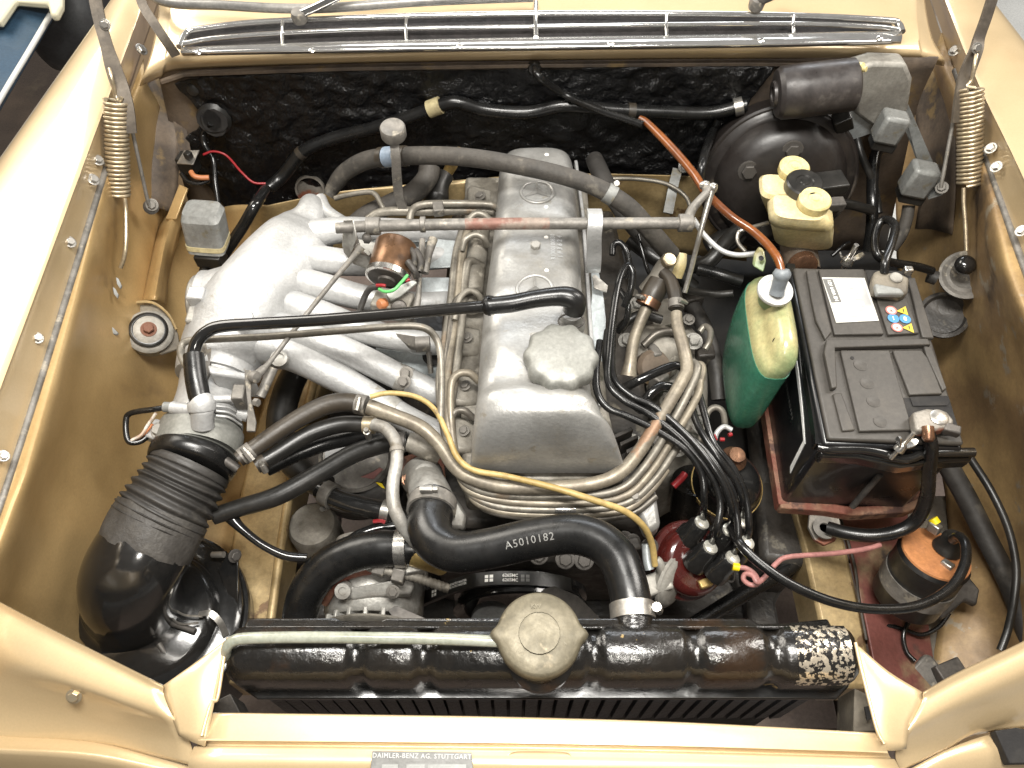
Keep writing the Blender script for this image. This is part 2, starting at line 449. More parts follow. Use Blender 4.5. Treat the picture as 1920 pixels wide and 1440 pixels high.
def polar(name, c, rf, prof, mat, parent=None, n=72, axis=(0, 0, 1), smooth=45):
    """disc with outline rf(angle, fraction); prof = (fraction, height) from the centre out, metres"""
    c = V(c); ax = Vector(axis).normalized()
    x = Vector((1, 0, 0)); x = (x - ax * x.dot(ax)).normalized(); y = ax.cross(x)
    vs, fs = [], []
    for fr, h in prof:
        for i in range(n):
            a = 2 * math.pi * i / n; r = rf(a, fr)
            vs.append(c + ax * h + (x * math.cos(a) + y * math.sin(a)) * r)
    for j in range(len(prof) - 1):
        for i in range(n):
            fs.append((j * n + i, j * n + (i + 1) % n, (j + 1) * n + (i + 1) % n, (j + 1) * n + i))
    fs.append(tuple(range(n))); fs.append(tuple((len(prof) - 1) * n + i for i in range(n)))
    return obj(name, vs, fs, mat, parent, smooth=smooth)

def ribbon(name, pp, side, wid, th, mat, parent=None, smooth=50):
    """strap of width wid (along side) and thickness th through Vectors pp"""
    vs, fs = [], []
    for i, p in enumerate(pp):
        t = (pp[min(i + 1, len(pp) - 1)] - pp[max(i - 1, 0)]).normalized()
        s_ = side(i) if callable(side) else Vector(side)
        s_ = (s_ - t * s_.dot(t)).normalized(); n_ = t.cross(s_)
        wd = wid[i] if isinstance(wid, (list, tuple)) else wid
        for a, b in ((-1, -1), (1, -1), (1, 1), (-1, 1)):
            vs.append(p + s_ * (a * wd / 2) + n_ * (b * th / 2))
    for i in range(len(pp) - 1):
        for k in range(4):
            fs.append((i * 4 + k, i * 4 + (k + 1) % 4, (i + 1) * 4 + (k + 1) % 4, (i + 1) * 4 + k))
    fs.append((3, 2, 1, 0)); e = (len(pp) - 1) * 4; fs.append((e, e + 1, e + 2, e + 3))
    return obj(name, vs, fs, mat, parent, smooth=smooth)
def strap(name, pts, wpx, thm, mat, parent=None, side=(1, 0, 0), seg=5):
    pp, rr = path3(pts, wpx / 2, seg)
    return ribbon(name, pp, side, [r * 2 for r in rr], thm, mat, parent)

_bolt = {}
def bolt(p, axis, rpx, mat, parent, name='bolt', h=.8, washer=True):
    """hex head with a washer; shared mesh"""
    key = (mat, h, washer)
    if key not in _bolt:
        vs, fs = [], []
        def ringv(r, z, n, off=0):
            i0 = len(vs)
            for k in range(n):
                a = 2 * math.pi * k / n + off; vs.append((r * math.cos(a), r * math.sin(a), z))
            return list(range(i0, i0 + n))
        def bridge(a, b):
            n = len(a)
            for k in range(n): fs.append((a[k], a[(k + 1) % n], b[(k + 1) % n], b[k]))
        if washer:
            a = ringv(1.45, 0, 18); b = ringv(1.45, .16, 18); c = ringv(1.3, .2, 18); bridge(a, b); bridge(b, c); fs.append(tuple(c))
        a = ringv(1, .15, 6); b = ringv(1, h * .85, 6); c = ringv(.86, h, 6); bridge(a, b); bridge(b, c); fs.append(tuple(c))
        me = bpy.data.meshes.new('bolt'); me.from_pydata(vs, [], fs); me.materials.append(MATS[mat])
        _bolt[key] = me
    p = V(p); q = Vector(axis).normalized().to_track_quat('Z', 'Y').to_matrix().to_4x4()
    o = bpy.data.objects.new(name, _bolt[key])
    s_ = rpx * mpp(p)
    o.matrix_basis = Matrix.Translation(p) @ q @ Matrix.Rotation(random.random() * 1.2, 4, 'Z') @ Matrix.Diagonal((s_, s_, s_, 1))
    link(o, parent)
    return o

def text(name, body, size, mat, parent, fmap, align='CENTER', extrude=.0, bold=0, spacing=1.0):
    cu = bpy.data.curves.new(name, 'FONT'); cu.body = body; cu.size = size; cu.extrude = extrude
    cu.align_x = align; cu.align_y = 'CENTER'; cu.offset = bold; cu.space_character = spacing; cu.resolution_u = 2
    t = bpy.data.objects.new('tmp', cu); COL.objects.link(t)
    dg = bpy.context.evaluated_depsgraph_get()
    me = bpy.data.meshes.new_from_object(t.evaluated_get(dg))
    bpy.data.objects.remove(t)
    vs = [fmap(v_.co.x, v_.co.y, v_.co.z) for v_ in me.vertices]
    fs = [tuple(p.vertices) for p in me.polygons]
    bpy.data.meshes.remove(me)
    return obj(name, vs, fs, mat, parent, smooth=0, fix=False)
def flat(o, ex, ey, lift=.0006):
    """map text coordinates onto the plane at o spanned by ex, ey"""
    ex = Vector(ex).normalized(); ey = Vector(ey); ey = (ey - ex * ey.dot(ex)).normalized(); nn = ex.cross(ey)
    return lambda x, y, z: o + ex * x + ey * y + nn * (lift + z)
def quad(name, pts, mat, parent, lift=0.0008, th=.0006):
    return slab(name, pts, 0, th, mat, parent, bevel=0)

# ================================================================ SETTING: floor under and beside the car
def floor_sheet(name, x0, x1, y0, y1, z, mat):
    o = obj(name, [Vector((x0, y0, z)), Vector((x1, y0, z)), Vector((x1, y1, z)), Vector((x0, y1, z))], [(0, 1, 2, 3)], mat, None, smooth=0)
    o['kind'] = 'structure'
    return o
floor = floor_sheet('floor', -.78, 1.02, -5, 9, 0, 'paver')
floor_sheet('light_floor', 1.02, 8, -5, 9, -.001, 'floor_light')
floor_sheet('dark_floor', -8, -.78, -5, 9, -.002, 'floor_dark')
# pavers seen through the gaps beside the engine
pv = None
for i in range(9):
    for j in range(7):
        c = Vector((-.62 + i * .165, -.02 + j * .165, .012))
        if pv is None:
            pv = box('paving_stone', c, (.157, .157, .03), 'paver', floor, bevel=.004); pme = pv.data
        else:
            o = bpy.data.objects.new('paving_stone', pme); o.location = c + Vector((0, 0, random.uniform(-.002, .002)))
            link(o, floor)
            m = o.modifiers.new('bevel', 'BEVEL'); m.width = .004; m.segments = 2

# neighbour vehicle at the far side of the left fender
nb = thing('parked_vehicle', 'dark blue running board with white edge and tyre of a neighbouring vehicle', 'vehicle')
slab('running_board', [(-220, 300, .40), (-40, 20, .40), (20, 3, .42), (102, 12, .40), (0, 186, .40), (-120, 400, .40)], .4, .02, 'blue_panel', nb, bevel=.006)
tube('edge_trim', [(-120, 402, .402), (0, 187, .402), (52, 100, .402), (99, 20, .402)], 5, 'trim_white', nb, n=8)
slab('mudguard', [(-60, 30, .45), (-30, -120, .5), (120, -120, .5), (116, 8, .45), (106, 28, .44), (94, 28, .44), (88, 5, .45), (28, 0, .45), (0, 40, .45)], .45, .02, 'cream_panel', nb, bevel=.006)
lathe('tyre', (138, 20, .27), (1, .15, 0), [(0.1, -70), (60, -70), (100, -55), (108, 0), (100, 55), (60, 70), (.1, 70)], 'tyre', nb, n=40, seg=3)

# ================================================================ CAR BODY
body = thing('classic_car', 'gold metallic car body around the open engine bay', 'car')
# fenders: outer side, crown, inner lip, flange with bolts
def fender(rows):
    out = []
    for (s, lip, fl) in rows:
        a = P(s[0], s[1], .875); b = P(lip[0], lip[1], .893); c = P(fl[0], fl[1], .832)
        outw = (a - b); outw.z = 0; ou = outw.normalized()
        m = a.lerp(b, .5) + Vector((0, 0, .010))
        out.append([a + ou * .10 + Vector((0, 0, -.30)), a + ou * .05 + Vector((0, 0, -.07)), a, m, b - (b - m) * .06, b + Vector((0, 0, -.006)), c.lerp(b, .55) , c])
    return sheet('fender', out, 'gold_paint', body, nu=5, nv=5, solid=.002)
fender([((330, -190), (345, -190), (352, -190)), ((248, -60), (292, -60), (318, -60)), ((97, 160), (208, 160), (246, 160)), ((-124, 480), (88, 480), (147, 480)),
        ((-285, 713), (0, 713), (76, 713)), ((-440, 947), (-88, 947), (0, 947)), ((-570, 1150), (-165, 1150), (-76, 1150))])
fender([((1722, -190), (1700, -190), (1690, -190)), ((1815, -60), (1752, -60), (1724, -60)), ((1962, 130), (1827, 130), (1788, 130)), ((2105, 320), (1918, 320), (1855, 320)),
        ((2245, 500), (1995, 500), (1922, 500)), ((2480, 800), (2122, 800), (2035, 800)), ((2660, 1050), (2226, 1050), (2130, 1050))])
# rain-channel seams
tube('seam_strip', [(240, 180, .834), (193, 330, .834), (147, 482, .834), (75, 715, .834), (0, 948, .834), (-78, 1152, .834)], 7, 'steel_dull', body, n=8)
tube('seam_strip', [(1792, 132, .834), (1852, 300, .834), (1912, 478, .834), (1990, 680, .834), (2035, 802, .834), (2130, 1052, .834)], 7, 'steel_dull', body, n=8)
for (x, y) in ((183, 300), (175, 337), (131, 454), (70, 634), (6, 855), (265, 93), (-30, 1010)):
    bolt((x, y, .860), (.75, -.05, .65), 8, 'steel', body)
for (x, y) in ((1858, 278), (1868, 313), (1915, 433), (1790, 95), (1960, 600)):
    bolt((x, y, .862), (-.75, -.05, .65), 8, 'steel', body)

# inner fenders
def dents(p):
    return p + Vector((1, 0, .3)) * (.004 * mnoise.noise(p * 9) + .0015 * mnoise.noise(p * 26))
sheet('inner_fender', [
    [(270, 110, .835), (275, 150, .83), (300, 200, .78), (318, 262, .70), (345, 330, .60), (400, 370, .52)],
    [(193, 318, .834), (212, 322, .822), (270, 330, .745), (300, 372, .68), (330, 430, .60), (440, 450, .50)],
    [(147, 482, .834), (170, 484, .822), (214, 490, .745), (268, 528, .665), (318, 575, .58), (470, 610, .45)],
    [(75, 715, .834), (110, 714, .820), (165, 714, .73), (250, 722, .63), (330, 740, .545), (500, 770, .42)],
    [(0, 948, .834), (40, 942, .820), (100, 940, .72), (200, 940, .61), (300, 944, .52), (490, 960, .41)],
    [(-78, 1152, .834), (-35, 1140, .820), (30, 1140, .72), (130, 1150, .60), (240, 1170, .50), (470, 1170, .40)],
    [(-150, 1330, .834), (-105, 1320, .820), (-40, 1320, .72), (60, 1330, .60), (180, 1340, .50), (430, 1330, .42)],
], 'gold_inner', body, nu=8, nv=8, hf=dents)
def dents2(p):
    return p + Vector((-1, 0, .3)) * (.004 * mnoise.noise(p * 9) + .002 * mnoise.noise(p * 30))
sheet('inner_fender', [
    [(1765, 60, .834), (1750, 100, .82), (1735, 130, .76), (1722, 170, .70), (1705, 230, .62), (1680, 280, .58)],
    [(1852, 305, .834), (1832, 312, .820), (1800, 320, .75), (1760, 345, .68), (1725, 370, .60), (1680, 400, .54)],
    [(1915, 485, .834), (1880, 500, .822), (1845, 505, .745), (1800, 520, .66), (1750, 540, .58), (1690, 560, .50)],
    [(1990, 680, .834), (1952, 682, .820), (1910, 682, .73), (1855, 690, .64), (1800, 700, .55), (1735, 710, .47)],
    [(2080, 900, .834), (2040, 900, .820), (1985, 900, .71), (1920, 905, .61), (1850, 910, .52), (1770, 915, .44)],
    [(2140, 1065, .834), (2100, 1065, .820), (2040, 1065, .70), (1960, 1070, .58), (1870, 1080, .48), (1775, 1090, .415)],
    [(2210, 1250, .834), (2170, 1250, .820), (2100, 1250, .70), (2000, 1255, .56), (1890, 1265, .44), (1740, 1280, .40)],
    [(2260, 1400, .834), (2220, 1400, .820), (2140, 1400, .70), (2020, 1405, .56), (1890, 1410, .44), (1720, 1420, .40)],
], 'gold_dirty', body, nu=8, nv=8, hf=dents2)
# pressed ridges on the inner fenders, suspension towers in their openings
def tower(c, rx, mat_rim, flip, bmat):
    tw = lathe('suspension_tower', c, (flip * .35, -.30, .9), [(.1, -30), (40, -30), (42, 0), (36, 5), (27, 5), (27, 13), (21, 15), (8, 15), (8, 22), (0.1, 22)], 'motor_grey', body, n=36)
    lathe('tower_rubber', V(c) + Vector((0, 0, .002)), (flip * .35, -.30, .9), [(33, 3), (34, 8), (30, 11), (27.5, 11), (27.5, 3)], 'rubber', tw, n=36)
    bolt(V(c) + Vector((flip * .35, -.3, .9)).normalized() * .012, (flip * .35, -.30, .9), 10, bmat, tw, h=1.2)
    return tw
tower((280, 622, .655), 40, 'steel', 1, 'tray_rust')
slab('tower_opening', [(241, 598, .648), (250, 571, .66), (290, 570, .66), (320, 590, .652), (333, 625, .64), (337, 652, .63), (300, 664, .632), (268, 636, .64)], .65, .004, 'grey_dirt', body)
tube('opening_rim', [(240, 600, .656), (248, 572, .668), (268, 566, .67), (292, 570, .668), (316, 590, .66), (331, 618, .65)], 2.6, 'gold_rail', body, n=6)
# torn slots in the left panel; their grey stands for light seen through
for k, (x, y, a) in enumerate(((222, 530, .3), (216, 548, .3))):
    pass
slab('panel_slot', [(193, 608, .716), (200, 608, .714), (212, 614, .708), (222, 624, .70), (218, 627, .70), (206, 624, .706), (197, 616, .713)], .71, .003, 'relay_grey', body, bevel=.0005)
slab('panel_slot', [(217, 519, .742), (222, 522, .741), (228, 535, .735), (225, 541, .735), (219, 532, .739)], .74, .003, 'relay_grey', body, bevel=.0005)
slab('panel_slot', [(211, 537, .738), (216, 541, .737), (222, 552, .731), (220, 559, .731), (213, 550, .735)], .74, .003, 'relay_grey', body, bevel=.0005)
# upper corner gusset posts behind the hinges (dark brown pockets)
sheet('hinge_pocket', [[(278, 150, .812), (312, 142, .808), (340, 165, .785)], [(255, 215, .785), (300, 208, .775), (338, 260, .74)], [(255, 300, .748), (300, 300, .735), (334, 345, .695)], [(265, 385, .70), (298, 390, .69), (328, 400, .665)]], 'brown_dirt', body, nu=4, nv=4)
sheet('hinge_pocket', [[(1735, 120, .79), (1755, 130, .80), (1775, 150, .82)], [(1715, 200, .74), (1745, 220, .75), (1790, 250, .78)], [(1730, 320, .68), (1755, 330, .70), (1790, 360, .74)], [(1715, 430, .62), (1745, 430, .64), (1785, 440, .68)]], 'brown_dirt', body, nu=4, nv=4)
sheet('pressed_post', [[(318, 385, .655), (335, 382, .67), (352, 388, .64)], [(292, 440, .655), (315, 434, .675), (335, 445, .64)], [(275, 510, .655), (300, 505, .675), (318, 515, .63)], [(262, 566, .655), (290, 562, .67), (312, 572, .63)]], 'gold_inner', body, nu=4, nv=5)
slab('side_bracket', [(310, 410, .675), (336, 345, .70), (352, 352, .70), (330, 410, .675)], .68, .004, 'gold_inner', body)
# corner flange of firewall, left
slab('corner_flange', [(332, 150, .80), (350, 262, .73), (362, 300, .71), (338, 300, .72), (312, 160, .80)], .76, .003, 'brown_dirt', body)

# cowl in front of the windscreen
sheet('cowl_panel', [
    [(262, 162, .845), (300, 146, .858), (345, 130, .868), (640, 119, .876), (1000, 113, .880), (1400, 110, .877), (1690, 113, .868), (1735, 118, .86), (1770, 124, .845)],
    [(270, 140, .872), (305, 120, .884), (348, 110, .890), (640, 101, .896), (1000, 95, .900), (1400, 92, .897), (1690, 96, .889), (1732, 102, .882), (1770, 110, .868)],
    [(285, 90, .888), (312, 84, .895), (350, 74, .900), (640, 66, .905), (1000, 58, .908), (1400, 54, .905), (1690, 58, .899), (1722, 66, .893), (1750, 74, .880)],
    [(296, 30, .896), (318, 28, .903), (352, 22, .909), (640, 12, .915), (1000, 6, .919), (1400, 4, .915), (1690, 10, .908), (1716, 20, .900), (1738, 24, .888)],
    [(300, -30, .904), (325, -34, .913), (360, -40, .920), (640, -50, .928), (1000, -54, .932), (1400, -56, .928), (1690, -46, .918), (1716, -40, .908), (1730, -38, .893)],
], 'gold_paint', body, nu=6, nv=5, solid=.0015)
slab('front_edge_lip', [(300, 148, .857), (345, 132, .866), (640, 121, .874), (1000, 115, .878), (1400, 112, .875), (1690, 115, .866), (1735, 120, .858),
                        (1735, 126, .858), (1690, 121, .866), (1400, 118, .875), (1000, 121, .878), (640, 127, .874), (345, 138, .866), (300, 153, .857)], .87, .006, 'brown_dirt', body, bevel=.001)

# firewall
YF = .872
fw = sheet('firewall', [[PY(x, 108, YF) for x in (290, 420, 700, 1000, 1300, 1500, 1760)],
                   [PY(x, 200, YF) for x in (310, 430, 700, 1000, 1290, 1480, 1720)],
                   [PY(x, 330, YF) for x in (340, 450, 700, 1000, 1280, 1460, 1690)],
                   [PY(x, 470, YF) for x in (380, 470, 700, 1000, 1270, 1440, 1660)]], 'brown_dirt', body, nu=4, nv=4, solid=.003)
def lumpy(p):
    return p + Vector((0, -1, 0)) * (.006 * mnoise.noise(p * 30) + .0045 * mnoise.noise(p * 80) + .012)
sheet('insulation_pad', [[PY(330, 150, YF), PY(420, 132, YF), PY(640, 124, YF), PY(900, 118, YF), PY(1150, 116, YF), PY(1330, 116, YF), PY(1450, 118, YF)],
                   [PY(385, 215, YF), PY(460, 205, YF), PY(660, 200, YF), PY(900, 195, YF), PY(1150, 190, YF), PY(1320, 190, YF), PY(1400, 190, YF)],
                   [PY(345, 262, YF), PY(470, 270, YF), PY(670, 270, YF), PY(900, 270, YF), PY(1140, 260, YF), PY(1300, 262, YF), PY(1370, 260, YF)],
                   [PY(385, 330, YF), PY(490, 345, YF), PY(640, 330, YF), PY(850, 320, YF), PY(1090, 312, YF), PY(1200, 326, YF), PY(1330, 322, YF)],
                   [PY(440, 392, YF), PY(520, 395, YF), PY(625, 362, YF), PY(850, 350, YF), PY(1090, 322, YF), PY(1200, 335, YF), PY(1300, 330, YF)]], 'tar', body, nu=34, nv=18, hf=lumpy, solid=.004)
# gold bulkhead ledge below the pad, gearbox tunnel
sheet('bulkhead_ledge', [
    [(470, 392, .655), (620, 362, .665), (720, 350, .668), (850, 338, .672), (960, 330, .675), (1090, 326, .678), (1200, 328, .676), (1310, 332, .67), (1400, 345, .66)],
    [(470, 405, .640), (620, 372, .655), (720, 360, .66), (850, 352, .662), (960, 345, .664), (1090, 336, .668), (1200, 338, .664), (1310, 346, .655), (1400, 360, .645)],
    [(470, 450, .58), (620, 420, .60), (720, 405, .605), (850, 395, .61), (960, 392, .61), (1090, 384, .615), (1200, 384, .61), (1310, 394, .60), (1400, 410, .59)],
    [(470, 520, .48), (620, 500, .50), (720, 480, .50), (850, 470, .50), (960, 470, .50), (1090, 470, .50), (1200, 470, .50), (1310, 480, .49), (1400, 490, .48)],
], 'gold_rail', body, nu=5, nv=5)
# side of the footwell, left (brown gold) behind the plenum
sheet('footwell_side', [[(395, 395, .60), (440, 385, .63), (520, 385, .645)], [(400, 470, .52), (450, 450, .56), (560, 430, .60)], [(395, 570, .45), (470, 540, .45), (600, 520, .46)]], 'gold_inner', body, nu=5, nv=5)
# frame rails
def rail(pts_top, wpx, mat, th=.09):
    a = []; b = []
    for (x, y, z) in pts_top:
        a.append((x - wpx / 2, y, z)); b.append((x + wpx / 2, y, z))
    top = [P(*p) for p in a] + [P(*p) for p in b[::-1]]
    return slab('frame_rail', top, 0, th, mat, body, bevel=.006)
rail([(560, 690, .47), (520, 830, .47), (492, 960, .47), (470, 1100, .47), (445, 1280, .47)], 100, 'gold_rail')
tube('rail_lip', [(592, 700, .47), (560, 840, .475), (535, 970, .475), (515, 1110, .475), (492, 1290, .475)], 9, 'gold_rail', body, n=8)
rail([(1500, 760, .45), (1512, 900, .45), (1548, 1030, .45), (1575, 1150, .45), (1600, 1290, .45)], 82, 'gold_rail')
slab('rail_flange', [(1530, 760, .455), (1556, 900, .455), (1596, 1040, .455), (1622, 1160, .455), (1650, 1300, .455), (1760, 1300, .42), (1740, 1160, .42), (1715, 1030, .42), (1690, 900, .42), (1640, 760, .42)], .45, .01, 'rail_red', body, bevel=.002)
tube('rail_weld', [(1562, 930, .46), (1600, 1050, .46), (1610, 1120, .46), (1625, 1200, .46)], 3, 'rubber_brown', body, n=6)
# floor pan in the front corner under the coil
sheet('corner_pan', [[(1690, 930, .41), (1760, 930, .42), (1850, 930, .47)], [(1700, 1060, .41), (1790, 1060, .415), (1890, 1060, .47)], [(1710, 1180, .405), (1800, 1180, .41), (1920, 1180, .46)], [(1720, 1330, .40), (1820, 1330, .405), (1930, 1330, .45)]], 'grey_dirt', body, nu=5, nv=5)
# front crossmember and black sheets added to darken the gaps low in the bay
box('crossmember', (980, 1120, .22), (.86, .11, .09), 'grease', body, bevel=.01)
slab('gap_shade', [(600, 700, .30), (700, 620, .30), (900, 620, .30), (900, 900, .30), (620, 900, .30)], .3, .01, 'black_deep', body)
box('steering_box', (1440, 1000, .36), (.075, .16, .16), 'grease', body, rot=(0, 0, -6), bevel=.012)
tube('steering_column', [(1400, 600, .58), (1425, 800, .47), (1440, 950, .40)], 26, 'grease', body, n=14)
slab('lower_arm', [(1390, 1010, .30), (1480, 1010, .30), (1480, 1080, .3), (1455, 1130, .30), (1480, 1260, .30), (1420, 1260, .30), (1400, 1130, .30), (1370, 1070, .30)], .3, .03, 'grease', body, bevel=.006)
tube('tie_rod', [(1300, 1172, .42), (1400, 1110, .42), (1480, 1062, .42), (1560, 990, .42), (1600, 930, .42)], 15, 'rubber_new', body, n=12)
slab('side_gap_shade', [(1090, 400, .44), (1560, 400, .44), (1720, 520, .44), (1740, 760, .40), (1480, 770, .40), (1420, 985, .38), (1330, 980, .38), (1200, 700, .40)], .4, .01, 'black_deep', body)  # black sheet added so the gaps on this side read as shade

# front panel, headlamp surrounds, gussets
sheet('front_panel', [
    [(392, 1338, .762), (700, 1342, .762), (1000, 1348, .762), (1300, 1358, .762), (1650, 1378, .762)],
    [(390, 1336, .790), (700, 1340, .792), (1000, 1345, .793), (1300, 1355, .792), (1650, 1374, .790)],
    [(378, 1346, .793), (700, 1350, .796), (1000, 1355, .797), (1300, 1365, .796), (1656, 1384, .793)],
    [(372, 1384, .793), (700, 1387, .796), (1000, 1390, .797), (1300, 1396, .796), (1664, 1408, .793)],
    [(371, 1389, .792), (700, 1391, .795), (1000, 1394, .796), (1300, 1400, .795), (1665, 1412, .792)],
    [(370, 1394, .785), (700, 1397, .788), (1000, 1400, .789), (1300, 1406, .788), (1668, 1418, .785)],
    [(368, 1399, .785), (700, 1402, .788), (1000, 1405, .789), (1300, 1411, .788), (1672, 1422, .785)],
    [(362, 1404, .791), (700, 1407, .794), (1000, 1410, .795), (1300, 1416, .794), (1680, 1428, .791)],
    [(352, 1450, .786), (700, 1452, .789), (1000, 1455, .790), (1300, 1460, .789), (1692, 1470, .786)],
    [(366, 1560, .70), (700, 1562, .70), (1000, 1564, .70), (1300, 1568, .70), (1680, 1574, .70)],
], 'gold_paint', body, nu=6, nv=4, solid=.0015)
sheet('headlamp_panel', [
    [(-170, 1045, .70), (0, 1140, .70), (150, 1216, .70), (310, 1292, .70)],
    [(-170, 1034, .795), (0, 1128, .795), (150, 1206, .795), (306, 1284, .795)],
    [(-170, 1050, .800), (0, 1146, .800), (150, 1222, .800), (306, 1300, .799)],
    [(-170, 1130, .796), (0, 1222, .796), (150, 1282, .797), (322, 1342, .796)],
    [(-170, 1200, .766), (0, 1278, .768), (160, 1310, .775), (345, 1372, .784)],
    [(-170, 1270, .742), (0, 1330, .744), (180, 1352, .752), (358, 1400, .774)],
    [(-170, 1380, .725), (0, 1388, .728), (190, 1398, .735), (364, 1436, .765)],
], 'gold_paint', body, nu=6, nv=5, solid=.0015)
sheet('headlamp_bucket', [
    [(-170, 1360, .725), (0, 1370, .725), (190, 1384, .73), (364, 1425, .75)],
    [(-170, 1385, .735), (0, 1397, .738), (190, 1408, .744), (364, 1450, .76)],
    [(-170, 1410, .735), (0, 1415, .738), (170, 1428, .742), (340, 1470, .75)],
    [(-170, 1470, .68), (0, 1480, .68), (170, 1500, .68), (330, 1540, .68)]], 'gold_paint', body, nu=5, nv=4)
sheet('headlamp_panel', [
    [(1724, 1306, .70), (1800, 1264, .70), (1930, 1206, .70), (2080, 1120, .70)],
    [(1730, 1297, .795), (1800, 1258, .795), (1930, 1196, .795), (2080, 1110, .795)],
    [(1730, 1314, .799), (1800, 1276, .800), (1930, 1214, .800), (2080, 1130, .800)],
    [(1704, 1366, .796), (1790, 1318, .797), (1930, 1256, .796), (2080, 1180, .796)],
    [(1686, 1394, .784), (1790, 1346, .780), (1930, 1296, .772), (2080, 1240, .766)],
    [(1680, 1420, .774), (1780, 1380, .762), (1930, 1336, .748), (2080, 1300, .742)],
    [(1690, 1446, .765), (1780, 1402, .750), (1850, 1374, .738), (2080, 1350, .725)],
], 'gold_paint', body, nu=6, nv=5, solid=.0015)
sheet('headlamp_bucket', [
    [(1692, 1450, .765), (1770, 1408, .75), (1845, 1380, .738), (1925, 1366, .73)],
    [(1700, 1480, .765), (1775, 1440, .75), (1860, 1420, .738), (1940, 1400, .73)],
    [(1710, 1560, .72), (1790, 1530, .71), (1880, 1500, .70), (1990, 1470, .69)]], 'gold_paint', body, nu=5, nv=4)
slab('headlamp_opening', [(1866, 1370, .752), (1905, 1364, .75), (1960, 1372, .75), (1970, 1430, .745), (1893, 1432, .745)], .75, .012, 'void', body, bevel=.001)
sheet('gusset', [[(306, 1285, .797), (372, 1238, .80), (428, 1196, .80)], [(306, 1305, .797), (370, 1262, .802), (420, 1232, .80)], [(318, 1335, .795), (365, 1318, .80), (403, 1312, .798)], [(335, 1380, .789), (362, 1392, .792), (384, 1400, .792)]], 'gold_paint', body, nu=4, nv=4, solid=.002)
tube('gusset_edge', [(428, 1196, .80), (420, 1232, .80), (408, 1308, .798), (396, 1318, .797), (378, 1380, .796)], 3.5, 'gold_paint', body, n=8)
sheet('gusset', [[(1604, 1206, .80), (1665, 1258, .80), (1730, 1298, .797)], [(1614, 1250, .80), (1665, 1290, .802), (1730, 1322, .798)], [(1630, 1320, .798), (1660, 1335, .80), (1706, 1364, .796)], [(1650, 1404, .792), (1672, 1408, .792), (1700, 1404, .788)]], 'gold_paint', body, nu=4, nv=4, solid=.002)
tube('gusset_edge', [(1604, 1205, .80), (1614, 1250, .80), (1632, 1322, .798), (1645, 1370, .797), (1658, 1394, .796)], 3.5, 'gold_paint', body, n=8)
bolt((139, 1305, .781), (.1, -.6, .8), 10, 'spring_gold', body)
# side supports of the radiator
slab('radiator_support', [(398, 1318, .74), (432, 1300, .74), (455, 1345, .73), (400, 1345, .73)], .74, .05, 'steel_dark', body)
slab('radiator_support', [(1602, 1290, .74), (1640, 1310, .74), (1650, 1372, .73), (1600, 1372, .73)], .74, .05, 'grey_dirt', body)
slab('support_slot', [(1621, 1325, .742), (1638, 1322, .742), (1645, 1345, .742), (1626, 1350, .742)], .742, .002, 'void', body, bevel=0)
# round embossed pad on front panel
tube('panel_emboss', [(952, 1440, .7962), (952, 1420, .7962), (962, 1410, .7962), (990, 1408, .7962), (1050, 1409, .7962), (1068, 1414, .7962), (1074, 1430, .7962), (1074, 1446, .7962)], 1.4, 'gold_paint', body, n=6)

# ---- windscreen trim, wipers
ws = tube('windscreen_seal', [(240, -60, .93), (300, 0, .935), (420, 10, .94), (585, 16, .94), (800, 2, .945), (1000, -6, .948)], 9, 'glass_seal', None, n=8)
tag(ws, 'grey rubber and metal trim along the base of the windscreen', 'seal')
for pts, lab in (([(560, 28, .945), (600, 10, .955), (660, -20, .97), (720, -50, .985)], 'chrome wiper arm rising over the left half of the cowl'),
                 ([(1420, 4, .945), (1440, -4, .955), (1500, -30, .97)], 'dark wiper spindle behind the right half of the chrome grille')):
    wp = thing('wiper', lab, 'wiper')
    tube('arm', pts, 8, 'chrome' if 'chrome wiper' in lab else 'steel_dark', wp, n=8)
    lathe('spindle_cap', pts[0], (0, -.2, 1), [(14, -12), (15, 0), (12, 8), (.1, 10)], 'steel_dull', wp, n=18)

# ---- chrome cowl grille
gr = thing('cowl_grille', 'chrome ventilation grille with two slats across the cowl', 'grille')
zg = .921
slab('backing', [(346, 88, zg - .012), (352, 64, zg - .009), (380, 56, zg - .007), (640, 36, zg - .004), (1000, 28, zg - .002), (1400, 26, zg - .003), (1660, 36, zg - .006), (1688, 60, zg - .012), (1400, 70, zg - .010), (1000, 78, zg - .009), (640, 84, zg - .010)], 0, .006, 'vent_shade', gr, bevel=0)  # dark slab painted as the shade inside the vent
band = sheet('face_band', [[(340, 88, zg - .001), (640, 77, zg), (1000, 69, zg), (1300, 65, zg), (1500, 61, zg), (1691, 57, zg - .001)], [(338, 96, zg + .0005), (640, 86, zg + .0022), (1000, 80, zg + .0022), (1300, 75, zg + .0022), (1500, 72, zg + .0022), (1692, 68, zg + .0005)],
    [(340, 101, zg - .002), (640, 95, zg - .001), (1000, 90, zg - .001), (1300, 86, zg - .001), (1500, 83, zg - .001), (1690, 78, zg - .002)], [(343, 105, zg - .010), (640, 100, zg - .010), (1000, 95, zg - .010), (1300, 91, zg - .010), (1500, 88, zg - .010), (1689, 83, zg - .010)]], 'chrome_soft', gr, nu=5, nv=5, solid=.001)
tube('slat', [(336, 88, zg), (348, 64, zg + .002), (372, 55, zg + .003), (500, 41, zg + .004), (760, 31, zg + .006), (1005, 26, zg + .006), (1250, 26, zg + .006), (1500, 30, zg + .005), (1660, 38, zg + .004), (1684, 44, zg + .002), (1692, 60, zg)], 6, 'chrome_soft', gr, n=10)
